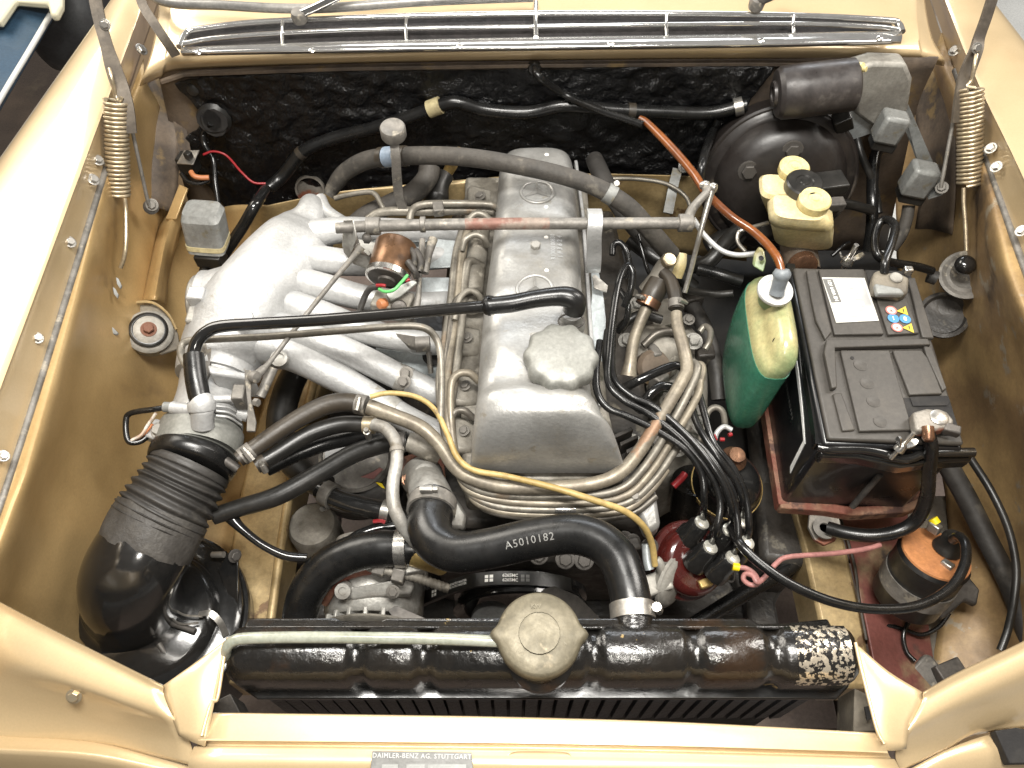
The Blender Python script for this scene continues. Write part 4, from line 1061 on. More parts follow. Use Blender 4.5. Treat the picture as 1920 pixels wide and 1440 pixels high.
box('clamp_lug', (292, 822, .69), (.030, .010, .012), 'steel_dull', ai, rot=(0, 0, -20), bevel=.001)
slab('band_bracket', [(300, 815, .69), (330, 800, .70), (336, 812, .70), (306, 832, .69)], .69, .012, 'alu_grey', ai, bevel=.002)
tube('band_rod', [(420, 862, .70), (446, 880, .69)], 9, 'steel_dark', ai, n=10)

ac_ = thing('air_cleaner', 'black round air cleaner canister below the intake elbow', 'air cleaner')
cc = P(276, 1158, .535)
k_ = .108
lathe('lid', cc, (0, .0, 1), [(.0001, .012), (.082, .012), (.090, .006), (.096, -.002), (.116, -.004), (.124, -.010), (.1255, -.018)], 'gloss_black', ac_, px=False, n=72)
lathe('canister', cc, (0, 0, 1), [(.1255, -.018), (.130, -.020), (.131, -.026), (.126, -.030), (.125, -.14), (.11, -.155), (.0001, -.155)], 'gloss_black', ac_, px=False, n=72)
for (x, y, a) in ((402, 1158, 35), (150, 1185, 190)):
    c = P(x, y, .525)
    clip = thing('clip_tmp', 'x', 'x') if False else ribbon('wire_clip', [Vector(q) for q in crom([P(x - 30, y - 6, .556), P(x - 8, y - 8, .560), P(x + 10, y + 8, .552), P(x + 22, y + 34, .535)], 5)], (.5, .6, 0), .0085, .0012, 'steel', ac_)
    tube('clip_loop', [(x - 22, y - 2, .558), (x - 60, y - 6, .56), (x - 92, y - 28, .56), (x - 78, y + 2, .56), (x - 60, y + 12, .56), (x - 30, y + 10, .558)] if x > 300 else [(x + 4, y, .55), (x + 14, y - 14, .55), (x + 12, y + 14, .55), (x - 6, y + 18, .545)], 2.2, 'steel', ac_, n=6)
for pts in (([(322, 1168, .553), (366, 1184, .553)]), ([(298, 1208, .546), (312, 1228, .543)])):
    tube('lid_rib', pts, 6, 'steel_dark', ac_, n=8)
mb = thing('canister_bracket', 'black steel bracket with bolt fixing the air cleaner to the rail', 'bracket')
slab('plate', [(408, 1066, .545), (432, 1030, .56), (446, 1036, .56), (446, 1160, .52), (420, 1100, .535)], .55, .006, 'gloss_black', mb, bevel=.001)
bolt((440, 1042, .565), (.7, -.4, .5), 9, 'steel_dark', mb)
tube('stud', [(420, 1040, .555), (398, 1040, .55)], 6, 'steel_dull', mb, n=10)

# ---- battery
A_, B_, C_ = P(1555, 826, .755), P(1815, 836, .755), P(1506, 498, .755)
EX = (B_ - A_); EX.z = 0; WX = EX.length; EX.normalize()
EY = Vector((-EX.y, EX.x, 0)); WY = (C_ - A_).length
def bt(u, v, z): return Vector((A_.x, A_.y, 0)) + EX * (u * WX) + EY * (v * WY) + Vector((0, 0, z))
def bb(name, u0, u1, v0, v1, z0, z1, mat, parent, bevel=.002):
    return slab(name, [bt(u0, v0, z1), bt(u1, v0, z1), bt(u1, v1, z1), bt(u0, v1, z1)], 0, z1 - z0, mat, parent, bevel=bevel)
def puv(px, py, z=.757):
    q = P(px, py, z) - bt(0, 0, z); return q.dot(EX) / WX, q.dot(EY) / WY
bat = thing('car_battery', 'black car battery with label and warning stickers in its tray', 'battery')
bb('case', -.03, 1.01, 0.0, 1.0, .565, .722, 'battery_case', bat, .006)
bb('lid_rim', -.02, 1.0, 0.0, 1.0, .724, .744, 'battery_case', bat, .004)
lid = bb('lid', -.0, .985, .012, .99, .745, .7535, 'battery_lid', bat, .003)
def panel(name, pts, z=.759, th=.006, mat='battery_lid', parent=None, bevel=.0015):
    return slab(name, [P(x, y, z) for x, y in pts], 0, th, mat, parent or bat, bevel=bevel)
panel('lid_panel', [(1512, 506), (1530, 505), (1560, 622), (1548, 636), (1530, 600), (1522, 562)])
panel('lid_panel', [(1535, 504), (1620, 504), (1658, 626), (1565, 627)])
panel('lid_panel', [(1643, 556), (1700, 556), (1724, 624), (1666, 627)])
panel('lid_panel', [(1702, 520), (1716, 520), (1752, 634), (1730, 632)])
panel('carry_handle', [(1550, 636), (1740, 634), (1746, 646), (1566, 651), (1570, 726), (1560, 727), (1546, 660)], z=.763, th=.008)
panel('carry_handle', [(1732, 648), (1748, 650), (1776, 728), (1768, 732), (1738, 665)], z=.761, th=.006)
pd = panel('lid_panel', [(1576, 656), (1668, 656), (1712, 806), (1612, 808)])
panel('lid_panel', [(1674, 656), (1728, 656), (1744, 676), (1768, 738), (1706, 740)])
panel('lid_panel', [(1562, 738), (1578, 736), (1604, 806), (1580, 808)], z=.757)
panel('lid_slot', [(1706, 744), (1776, 742), (1782, 752), (1776, 760), (1712, 761)], z=.7565, th=.001, mat='void', bevel=0)
for k, (x, y) in enumerate(((1608, 684), (1620, 718), (1632, 752), (1645, 790))):
    lathe('cell_plug', P(x + 6, y, .7594), (0, 0, 1), [(13, -1), (13, .3), (12, .5), (11.4, .2), (.1, .2)], 'battery_lid', pd, n=24)
lathe('vent_hole', P(1598, 671, .7596), (0, 0, 1), [(3.6, 0), (3.4, .4), (.1, .4)], 'void', pd, n=12)
bb('post_well', .60, .97, .05, .235, .7540, .7546, 'void', bat, 0)
bb('post_well', .60, .97, .85, .985, .7540, .7546, 'void', bat, 0)
lab = panel('type_label', [(1541, 520), (1621, 521), (1648, 601), (1568, 605)], z=.7602, th=.0008, mat='label_white', bevel=0)
panel('label_field', [(1543, 523), (1561, 523), (1578, 566), (1559, 567)], z=.7607, th=.0004, mat='label_grey', parent=lab, bevel=0)
panel('label_field', [(1571, 524), (1617, 524), (1642, 592), (1593, 594)], z=.7607, th=.0004, mat='label_silver', parent=lab, bevel=0)
panel('label_field', [(1572, 585), (1579, 585), (1581, 590), (1574, 590)], z=.7607, th=.0004, mat='label_silver', parent=lab, bevel=0)
edn = (P(1578, 566, .76) - P(1561, 523, .76)); esd = Vector((-edn.y, edn.x, 0))
text('label_print', '12V 640A EN', .0068, 'print_white', lab, flat(P(1561, 545, .761), edn, esd, .0004), bold=.00015)
text('label_print', '75 LE1', .017, 'print_white', lab, flat(P(1606, 559, .761), edn, esd, .0004), bold=.0003)
stk = thing('sticker_tmp', 'x', 'x') if False else None
def disc_on(px, py, r, mat, parent, z=.7600):
    return lathe('warning_sticker', P(px, py, z), (0, 0, 1), [(r, 0), (r, .5), (.1, .5)], mat, parent, n=24)
for (x, y, m1, m2) in ((1671, 582, 'sticker_red', 'sticker_pink'), (1675, 597, 'sticker_blue', None), (1697, 598, 'sticker_blue', None), (1682, 614, 'sticker_red', 'sticker_pink')):
    d_ = disc_on(x, y, 10.5, m1, bat)
    if m2: lathe('sticker_mark', P(x, y, .7607), (0, 0, 1), [(8, 0), (8, .3), (.1, .3)], m2, d_, n=20); text('sticker_mark', 'x', .007, 'sticker_black', d_, flat(P(x, y, .7613), (1, 0, 0), (0, 1, 0), .0001))
    else: text('sticker_mark', 'i' if x < 1690 else '8', .009, 'print_white', d_, flat(P(x, y, .7607), EX, EY, .0003), bold=.0003)
for tri in (((1681, 583), (1698, 574), (1703, 591)), ((1692, 614), (1709, 606), (1714, 624))):
    t_ = panel('warning_sticker', tri, z=.7603, th=.0005, mat='sticker_yellow', bevel=0)
    cx, cy = sum(q[0] for q in tri) / 3, sum(q[1] for q in tri) / 3
    text('sticker_mark', '!', .008, 'sticker_black', t_, flat(P(cx, cy, .7605), EX, EY, .0003), bold=.0003)
# side: torn white paper strip and small print
def sd(v, z): return bt(-.034, v, z)
slab('side_sticker', [sd(.72, .716), sd(.60, .712), sd(.50, .709), sd(.28, .700), sd(.12, .690), sd(.10, .6935), sd(.26, .706), sd(.45, .716), sd(.62, .719), sd(.72, .719)], 0, .0006, 'paper', bat, bevel=0, dirv=EX)
slab('side_sticker', [sd(.105, .695), sd(.125, .690), sd(.10, .628), sd(.07, .624)], 0, .0007, 'paper', bat, bevel=0, dirv=EX)
text('side_print', 'O 8 2 G 5 8 G 8 B 5', .008, 'print_dim', bat, lambda x, y, z: bt(-.036, .40, .668) - EY * x + Vector((0, 0, y)) - EX * .0004)
# terminals and clamps
pos = thing('terminal_clamp', 'corroded grey clamp on the rear battery post', 'clamp')
slab('clamp', [(1640, 508), (1652, 504), (1668, 510), (1688, 512), (1706, 520), (1704, 548), (1690, 552), (1640, 544), (1637, 525)], .775, .018, 'grey_dirt', pos, bevel=.004)
lathe('post', P(1679, 523, .774), (0, 0, 1), [(13, -14), (12, 5), (10, 7), (.1, 7)], 'motor_grey', pos, n=24)
slab('insulator', [(1640, 530), (1690, 540), (1698, 551), (1645, 550)], .779, .010, 'relay_grey', pos, bevel=.003)
box('clamp_bolt', (1702, 508, .775), (.012, .010, .012), 'steel_bright', pos)
neg = thing('terminal_clamp', 'worn copper-grey clamp on the front battery post', 'clamp')
slab('clamp', [(1712, 772), (1738, 765), (1775, 770), (1790, 788), (1786, 800), (1762, 806), (1735, 808), (1718, 806)], .775, .016, 'steel_rust', neg, bevel=.003)
lathe('post', P(1759, 785, .772), (0, 0, 1), [(19, -14), (17, 6), (14, 8), (.1, 8)], 'steel', neg, n=24)
box('clamp_bolt', (1783, 806, .77), (.02, .012, .012), 'steel_dark', neg, rot=(0, 0, -20))
lathe('cable_lug', P(1740, 806, .776), (-.1, -1, -.3), [(11, -6), (11, 16), (8, 22), (.1, 22)], 'copper', neg, n=16)
# hold-down frame, wing nuts, tray
hd = thing('hold_down', 'glossy black hold-down bar around the battery front', 'bar')
strap('bar', [(1480, 500, .727), (1506, 650, .727), (1530, 800, .727), (1533, 838, .727)], 15, .014, 'gloss_black', hd, side=(1, 0, 0))
tube('bar', [(1533, 838, .733), (1560, 842, .735), (1610, 842, .735), (1650, 848, .735), (1680, 858, .733), (1705, 860, .733), (1740, 850, .735), (1826, 848, .735)], 9, 'gloss_black', hd, n=12)
slab('bar_skirt', [(1533, 843, .729), (1610, 847, .729), (1650, 853, .729), (1680, 863, .729), (1710, 866, .729), (1745, 856, .729), (1826, 854, .729), (1822, 864, .725), (1745, 868, .725), (1690, 876, .725), (1610, 858, .725), (1540, 856, .725)], .72, .02, 'gloss_black', hd, bevel=.003)
def wing(px, py, z, tip, lab):
    wn = thing('wing_nut', lab, 'wing nut')
    b = P(px, py, z); t = P(*tip)
    ax = (t - b).normalized()
    v_, f_ = sweep([b - ax * .02, t], [4.6 * mpp(b)] * 2, 12); obj('threaded_stud', v_, f_, 'steel_bright', wn, smooth=50)
    lathe('nut', b - ax * .003, ax, [(11, -4), (10, 4), (7, 12), (.1, 12)], 'steel_bright', wn, n=20)
    sdv = ax.cross(Vector((0, 1, .3))).normalized()
    for s_ in (-1, 1):
        pts = [b + sdv * s_ * .004, b + sdv * s_ * .012 + ax * .006, b + sdv * s_ * .017 + ax * .014]
        ribbon('wing', [Vector(q) for q in crom(pts, 4)], ax.cross(sdv), [.006, .007, .008, .0085, .009, .009, .0085, .007, .004], .0022, 'steel_bright', wn)
    return wn
wing(1690, 838, .755, (1714, 812, .775), 'bright zinc wing nut and stud at the front of the battery')
wing(1590, 488, .755, (1606, 459, .785), 'bright zinc wing nut and stud behind the battery')
tube('frame_rod', [(1598, 950, .60), (1650, 890, .67)], 6, 'steel_dark', hd, n=8)
tr = thing('battery_tray', 'rusty red battery tray with raised edges under the battery', 'tray')
slab('base', [(1432, 745, .556), (1700, 740, .556), (1735, 950, .556), (1465, 946, .556)], .556, .006, 'tray_rust', tr, bevel=.001)
slab('edge', [(1428, 735, .580), (1436, 735, .580), (1470, 936, .575), (1482, 942, .574), (1474, 952, .572), (1460, 944, .574)], .58, .022, 'tray_rust', tr, bevel=.001)
slab('edge', [(1462, 938, .574), (1560, 944, .573), (1600, 950, .573), (1700, 944, .573), (1742, 925, .576), (1746, 940, .576), (1702, 960, .573), (1600, 966, .573), (1550, 958, .573), (1464, 952, .573)], .574, .02, 'tray_rust', tr, bevel=.002)
slab('mount_tab', [(1518, 962, .556), (1572, 964, .556), (1578, 990, .552), (1566, 1014, .55), (1546, 1022, .55), (1528, 1012, .55), (1516, 988, .552)], .555, .006, 'steel_rust', tr, bevel=.001)
for k in range(5):
    slab('base_rib', [(1443 + k * 9, 772 + k * 34, .575), (1458 + k * 9, 770 + k * 34, .575), (1459 + k * 9, 775 + k * 34, .575), (1444 + k * 9, 778 + k * 34, .575)], .575, .01, 'battery_case', tr, bevel=.0008)

# ---- washer bottle
wb = thing('washer_bottle', 'translucent plastic washer bottle half full of green fluid', 'bottle')
BS = [(.572, .349, .458, .010, .045), (.578, .349, .460, .018, .060), (.595, .349, .463, .0225, .072), (.64, .350, .468, .0255, .081), (.70, .353, .472, .0265, .085), (.735, .357, .472, .0260, .084), (.750, .363, .470, .0215, .079), (.764, .364, .468, .017, .070), (.774, .364, .467, .010, .054), (.778, .364, .466, .004, .035)]
def bsec(q, grow=0):
    z, x, y, a, b = q
    return oval(Vector((x, y, z)), a + grow, b + grow, n=36, p=3.4, rot=-.05)
bs = crom(BS, 4)
loft('shell', [bsec(q) for q in bs], 'bottle', wb, smooth=80)
lf = [q for q in bs if .574 < q[0] < .730]
loft('fluid', [bsec(q, .0010) for q in lf], 'fluid', wb, smooth=80)
lathe('filler_neck', P(1450, 556, .772), (.05, -.1, 1), [(24, -16), (23, 10), (.1, 10)], 'bottle', wb, n=28)
lathe('cap', P(1453, 545, .792), (.05, -.15, 1), [(33, -4), (34, 0), (33, 4), (20, 5), (19, 4), (.1, 4)], 'white_cap', wb, n=40)
tube('outlet', [(1456, 552, .795, 14), (1459, 540, .803, 13), (1464, 524, .815, 14), (1466, 514, .822, 17), (1467, 505, .827, 13)], 14, 'grey_plastic', wb, n=14)
slab('hang_ear', [(1412, 500, .785), (1416, 478, .795), (1425, 466, .80), (1433, 470, .80), (1437, 490, .795), (1432, 512, .785)], .79, .008, 'bottle', wb, bevel=.002, dirv=Vector((0, 1, -.4)))
lathe('ear_hole', P(1427, 484, .8015), (0, -.4, 1), [(5, 0), (5, .5), (.1, .5)], 'void', wb, n=16)
tube('side_ear', [(1457, 600, .757, 5), (1463, 630, .75, 8), (1462, 660, .74, 7), (1452, 690, .725, 4)], 7, 'bottle', wb, n=10)
lathe('side_hole', P(1455, 639, .763), (.1, -.7, .5), [(7, 0), (7, .5), (.1, .5)], 'rubber_brown', wb, n=16)
# bent embossed oval
pp = [P(1383 + 15 * math.cos(a), 612 + 50 * math.sin(a), .745 - .0009 * (50 * math.sin(a))) for a in [2 * math.pi * k / 36 for k in range(38)]]

# ---- brake servo, master cylinder, reservoir
bo = thing('brake_booster', 'large black round brake servo drum against the firewall', 'brake servo')
bax = Vector((-.10, -1, .34)).normalized()
bc = PY(1455, 330, .80)
lathe('drum', bc, bax, [(.0001, -.03), (.118, -.03), (.120, .010), (.118, .022), (.112, .027), (.104, .028), (.100, .036), (.090, .052), (.072, .060), (.030, .062), (.0001, .062)], 'booster', bo, px=False, n=64, smooth=35)
lathe('drum_seam', bc, bax, [(.121, .010), (.124, .013), (.124, .019), (.121, .022)], 'booster', bo, px=False, n=64)
for a in (.6, 1.7, 3.9, 5.0):
    x_ = bax.orthogonal().normalized(); y_ = bax.cross(x_)
    bolt(bc + bax * .058 + (x_ * math.cos(a) + y_ * math.sin(a)) * .066, bax, 14, 'steel_dark', bo)
tube('vacuum_hose', [(1330, 470, .60), (1375, 440, .62), (1400, 400, .64), (1390, 370, .66)], 24, 'rubber', bo, n=14)
mc = thing('master_cylinder', 'dark cast brake master cylinder under the fluid reservoir', 'brake cylinder')
tube('barrel', [(1490, 430, .71), (1500, 480, .685), (1505, 510, .675)], 32, 'brown_dirt', mc, n=24)
lathe('end_plug', (1503, 492, .695), (.05, -.9, .2), [(26, 0), (26, 14), (20, 18), (.1, 18)], 'copper', mc, n=24)
bres = thing('brake_reservoir', 'yellowed plastic brake fluid reservoir with two cream caps', 'reservoir')
def rsec(z, x, y, a, b, p=5, rot=-.12):
    c = P(x, y, z); k = mpp(c); return oval(c, a * k, b * k / .8, n=32, p=p, rot=rot)
rb_ = loft('body', [rsec(0.7050, 1506, 448, 46, 20, 4), rsec(0.7150, 1505, 442, 54, 26, 4), (rsec(0.7500, 1503, 416, 58, 29, 4)), rsec(0.7650, 1502, 406, 58, 29, 4), rsec(0.7665, 1501, 405, 60, 31, 4), rsec(0.7800, 1500, 397, 60, 31, 4), rsec(0.7870, 1498, 393, 54, 28, 4), rsec(0.7950, 1497, 388, 46, 26, 4)], 'cream_plastic', bres, smooth=40)
loft('rear_chamber', [rsec(0.7200, 1472, 392, 34, 20, 4), rsec(0.7700, 1466, 362, 40, 26, 4), rsec(0.7880, 1464, 352, 40, 27, 4), rsec(0.7950, 1464, 347, 34, 22, 4)], 'cream_plastic', bres, smooth=40)
def rcap(px, py, z, r_, h, mat):
    c = lathe('screw_cap', (px, py, z), (0, -.05, 1), [(r_ - 2, -4), (r_, 0), (r_, h - 3), (r_ - 3, h), (r_ * .5, h), (r_ * .45, h - 2), (r_ * .25, h - 2), (r_ * .2, h), (.1, h)], mat, bres, n=40)
    for k in range(20):
        pass
    return c
rcap(1486, 322, .798, 28, 16, 'cream_cap')
rcap(1504, 353, .798, 34, 18, 'rubber')
rcap(1524, 383, .798, 30, 17, 'cream_cap')
box('level_plug', (1552, 345, .79), (.05, .035, .02), 'rubber', bres, rot=(0, 0, 10))
box('level_plug', (1560, 383, .785), (.035, .018, .014), 'steel_dark', bres, rot=(0, 0, 5))

# ---- wiper motor
wm = thing('wiper_motor', 'black cylindrical wiper motor with grey gear housing on the firewall', 'motor')
def yw(px, py, y): return PY(px, py, y)
wa, wb2 = yw(1462, 175, .80), yw(1604, 158, .80)
v_, f_ = sweep([wa.lerp(wb2, t) for t in (-.06, -.045, 0, .02, .3, .6, .97, 1)], [x * mpp(wa) for x in (34, 42, 46, 48, 49, 48, 47, 42)], 40)
obj('motor_can', v_, f_, 'motor_black', wm, smooth=40)
wax = (wa - wb2).normalized()
lathe('end_boss', wa + wax * .006, wax, [(24, 0), (23, 6), (14, 6), (13, 3), (.1, 3)], 'motor_black', wm, n=28)
hz_ = [yw(x, y, .825) for x, y in ((1598, 130), (1640, 118), (1700, 120), (1712, 150), (1704, 205), (1690, 238), (1640, 242), (1604, 215))]
slab('gear_housing', hz_, 0, .035, 'motor_grey', wm, bevel=.006, dirv=Vector((0, 1, -.1)))
lathe('terminal_stud', yw(1611, 128, .80), (.6, -.6, .3), [(11, -8), (11, 6), (5, 8), (5, 14), (.1, 14)], 'cream_cap', wm, n=16)
slab('mount_plate', [yw(x, y, .835) for x, y in ((1535, 225), (1552, 208), (1600, 200), (1640, 215), (1650, 245), (1600, 262), (1552, 258), (1534, 240))], 0, .004, 'shield_blue', wm, bevel=.001, dirv=Vector((0, 1, 0)))
box('plug', yw(1580, 228, .80), (.026, .02, .036), 'rubber', wm, rot=(20, -30, 0))

# ---- relays
def relay(name, c, size, rot, lab, mat='relay_grey'):
    t = thing(name, lab, 'relay')
    b = box('cover', c, size, mat, t, rot=rot, bevel=.006)
    q = V(c) - Vector((0, .0, size[2] / 2 + .006))
    box('socket', q, (size[0] * .9, size[1] * .9, .016), 'rubber', t, rot=rot, bevel=.002)
    return t
relay('relay', (1669, 238, .812), (.040, .034, .046), (-6, 8, -8), 'grey metal relay can beside the wiper motor')
r2 = relay('relay', (1723, 336, .765), (.042, .036, .05), (-6, 8, -8), 'grey metal relay can above the battery by the right hinge')
rp = thing('relay_bracket', 'dark flat bracket plate carrying the two grey relay cans', 'bracket')
slab('plate', [(1692, 188, .825), (1700, 188, .825), (1770, 350, .765), (1768, 364, .76), (1742, 372, .745), (1722, 300, .765), (1696, 235, .79)], .75, .003, 'relay_grey', rp, bevel=.0006)
bolt((1766, 352, .768), (-.5, -.4, .7), 8, 'steel_dull', rp)
rl = thing('relay', 'large grey metal relay can with yellow tape strip on the left panel', 'relay')
loft('cover', [oval(P(392, 462, .685), .030, .020, p=6, rot=-.1, n=28), oval(P(388, 440, .70), .031, .0215, p=6, rot=-.1, n=28), oval(P(380, 402, .735), .0305, .0215, p=6, rot=-.1, n=28), oval(P(377, 391, .742), .027, .018, p=5, rot=-.1, n=28)], 'relay_grey', rl, smooth=35)
loft('tape_strip', [oval(P(391, 455, .690), .0314, .0216, p=6, rot=-.1, n=28), oval(P(389.3, 447, .6955), .0316, .0218, p=6, rot=-.1, n=28)], 'relay_tape', rl, smooth=35)
box('socket', (395, 482, .672), (.042, .028, .022), 'rubber', rl, rot=(0, 0, -6))
tube('socket_wires', [(386, 490, .66), (384, 505, .65), (380, 525, .64)], 10, 'rubber', rl, n=10)
tube('socket_wires', [(402, 488, .66), (404, 500, .65), (398, 512, .64)], 7, 'rubber', rl, n=8)
sb = thing('switch_box', 'small black box with a square cap and wires by the firewall grommet', 'box')
box('housing', (353, 306, .725), (.028, .024, .030), 'rubber', sb, rot=(0, 0, -12), bevel=.002)
slab('lid', [(331, 306, .742), (345, 282, .745), (374, 281, .745), (362, 308, .742)], .744, .002, 'steel', sb, bevel=.0004)
box('knob', (353, 291, .750), (.011, .011, .012), 'rubber', sb, rot=(0, 0, -25))
gm = thing('firewall_grommet', 'round black rubber grommet with cables at the left of the firewall', 'grommet')
gc = PY(402, 222, .858)
lathe('flange', gc, (0.1, -1, .2), [(.0001, 0), (.026, 0), (.027, .004), (.020, .009), (.017, .011), (.013, .010), (.0001, .010)], 'rubber', gm, px=False, n=36)
for dx, dz in ((-.005, .004), (.005, .004), (0, -.005)):
    lathe('cable_hole', gc + Vector((dx, -.0105, dz)), (0, -1, .2), [(.0022, 0), (.0022, .0006), (.0001, .0006)], 'void', gm, px=False, n=10)
fb = PY(362, 168, .862)
lathe('firewall_stud', fb, (0, -1, .2), [(11, 0), (11, 3), (6, 6), (.1, 6)], 'rubber', gm, n=20)
og = lathe('cable_grommet', PY(1002, 126, .858), (0, -1, .1), [(.1, 0), (14, 0), (14, 4), (10, 9), (.1, 9)], 'rubber', None, n=24)
tag(og, 'small black cable grommet at the top centre of the firewall', 'grommet')
rust = thing('heater_duct', 'rusty brown stub of the heater duct low on the black pad', 'duct')
lathe('stub', PY(582, 352, .855), (.1, -1, .35), [(.024, -.01), (.026, .004), (.0255, .010), (.022, .010), (.022, 0), (.0001, 0)], 'steel_rust', rust, px=False, n=32)

# ---- ignition coil
coil = thing('ignition_coil', 'black ignition coil with orange top in the front right corner', 'coil')
ca, cb = P(1698, 1120, .475), P(1754, 1040, .565)
cax = (cb - ca).normalized()
v_, f_ = sweep([ca.lerp(cb, t) for t in (-.06, 0, .02, .88, .94, 1)], [x * mpp(cb) for x in (54, 63, 65, 65, 67, 63)], 44)
obj('can', v_, f_, 'paint_black', coil, smooth=40)
lathe('top', cb, cax, [(63, -2), (62, 4), (54, 7), (.1, 7)], 'coil_orange', coil, n=44)
lathe('tower', cb + cax * .004 + Vector((.016, .006, 0)), cax, [(27, 0), (24, 10), (21, 14), (21, 30), (16, 36), (.1, 36)], 'rubber', coil, n=28)
mid = ca.lerp(cb, .42)
v_, f_ = sweep([ca.lerp(cb, .30), ca.lerp(cb, .56)], [67.5 * mpp(cb)] * 2, 44); obj('clamp_band', v_, f_, 'steel_dull', coil, smooth=40)
for (x, y, z, m_) in ((1752, 990, .585, 'steel'), (1775, 1062, .575, 'steel')):
    box('terminal', (x, y, z), (.012, .016, .014), m_, coil, rot=(-20, 20, 30), bevel=.002)
tube('terminal_sleeve', [(1749, 972, .59), (1756, 982, .588)], 9, 'yellow_tag', coil, n=10)
slab('bracket', [(1790, 1090, .50), (1815, 1078, .50), (1838, 1105, .49), (1832, 1135, .48), (1810, 1125, .485), (1770, 1160, .47), (1752, 1150, .47)], .49, .012, 'steel_dark', coil, bevel=.003)
# connector below the coil
cn = thing('cable_connector', 'greasy grey cable connector on the floor of the right front corner', 'connector')
slab('block', [(1708, 1255, .43), (1735, 1225, .44), (1748, 1228, .44), (1785, 1275, .43), (1760, 1300, .42), (1722, 1295, .42)], .43, .02, 'steel_dull', cn, bevel=.004)
box('housing', (1780, 1262, .435), (.04, .03, .022), 'steel_dark', cn, rot=(0, 0, 20))

# ---- distributor
ds = thing('distributor', 'dark red distributor cap with six black lead towers', 'distributor')
dax = Vector((.30, -.38, .87)).normalized()
dc = P(1300, 1052, .585)
lathe('cap', dc, dax, [(64, -40), (68, -36), (75, -34), (76, -24), (74, -20), (66, -18), (65, 4), (62, 12), (54, 17), (50, 18), (.1, 18)], 'bakelite', ds, n=56, seg=1)
lathe('body', dc - dax * .03, -dax, [(60, 0), (58, 20), (44, 30), (40, 70), (.1, 70)], 'alu_dirty', ds, n=36)
x_ = dax.orthogonal().normalized(); y_ = dax.cross(x_)
TW = []
for (bx, by, ex, ey) in ((1296, 1000, 1318, 978), (1312, 1046, 1334, 1024), (1352, 1012, 1370, 992), (1352, 1066, 1376, 1044), (1374, 996, 1394, 976), (1384, 1034, 1402, 1016)):
    b = P(bx, by, .612); e = P(ex, ey, .638)
    ax = (e - b).normalized(); k = mpp(b)
    v_, f_ = sweep([b - ax * .014, b, b + ax * .004, e - ax * .008, e - ax * .004], [25 * k, 24 * k, 21 * k, 19 * k, 15 * k], 26)
    tw_ = obj('tower', v_, f_, 'gloss_black', ds, smooth=40)
    v_, f_ = sweep([e - ax * .010, e - ax * .001, e, e + ax * .0005], [14.5 * k, 14 * k, 11 * k, 4 * k], 22)
    obj('lead_end', v_, f_, 'lead_end', tw_, smooth=50)
    TW.append(e)
tube('spring_clip', [(1345, 1075, .60), (1362, 1088, .59), (1374, 1090, .588), (1376, 1076, .592), (1370, 1066, .597)], 2, 'steel_dark', ds, n=6)
box('hold_down', (1322, 1094, .585), (.018, .012, .01), 'brass', ds, rot=(0, 0, 20))
va = thing('vacuum_canister', 'grey zinc vacuum advance canister beside the distributor', 'canister')
vax = Vector((.75, -.55, .35)).normalized()
lathe('drum', P(1262, 1090, .575), vax, [(.1, -28), (36, -26), (46, -16), (50, -8), (54, -6), (54, 0), (50, 2), (48, 5), (40, 8), (.1, 12)], 'motor_grey', va, n=44)
box('arm', (1225, 1098, .585), (.045, .028, .022), 'motor_grey', va, rot=(0, 0, 20), bevel=.003)
tube('nozzle', [(1242, 1075, .60), (1236, 1056, .61), (1230, 1050, .612)], 9, 'motor_grey', va, n=12)
tube('nozzle', [(1212, 1020, .63), (1214, 1050, .62), (1218, 1068, .615)], 9, 'shield_blue', va, n=12)

# ---- oil filter
of = thing('oil_filter', 'glossy black oil filter housing with worn golden rim and copper nut', 'oil filter')
oc_ = P(1366, 905, .575)
lathe('housing', oc_, (.08, -.12, 1), [(.1, -130), (58, -130), (60, -20), (66, -16), (67, -8), (62, -2), (60, 8), (52, 24), (34, 34), (.1, 36)], 'gloss_black', of, n=48)
lathe('rim', oc_, (.08, -.12, 1), [(62, -17), (68.5, -16), (68.5, -8), (62, -7)], 'brass', of, n=48)
lathe('centre_nut', P(1374, 862, .612), (.08, -.1, 1), [(24, -6), (25, 4), (18, 10), (15, 12), (15, 26), (.1, 28)], 'copper', of, n=20)
tube('rear_can', [(1305, 900, .56), (1300, 960, .50)], 44, 'gloss_worn', of, n=32)

# ---- hood hinges
def hinge(lab, arm, coil_a, coil_b, turns, rpx, low, rod, hook, arm2):
    h = thing('spring_hinge', lab, 'hinge')
    pp, rr = path3(arm, 12, 5)
    ribbon('arm', pp, (1, .3, 0), [r * 2 for r in rr], .004, 'hinge_brown', h)
    a, b = P(*coil_a), P(*coil_b)
    ax = (b - a).normalized(); x_ = ax.orthogonal().normalized(); y_ = ax.cross(x_); rad_ = rpx * mpp(a); L_ = (b - a).length
    pts = []
    N_ = turns * 14
    for i in range(N_ + 1):
        an = 2 * math.pi * i / 14
        pts.append(a + ax * (L_ * i / N_) + (x_ * math.cos(an) + y_ * math.sin(an)) * rad_)
    wr = L_ / turns * .47
    v_, f_ = sweep(pts, [wr] * len(pts), 7); obj('coil_spring', v_, f_, 'spring_gold', h, smooth=80)
    tube('lower_hook', low, 4, 'spring_gold', h, n=8)
    tube('upper_hook', hook, 4, 'spring_gold', h, n=8)
    tube('support_rod', rod, 3.6, 'steel_dull', h, n=8)
    for q in arm2: bolt(q, (.1, -.8, .5), 7, 'steel', h)
    return h
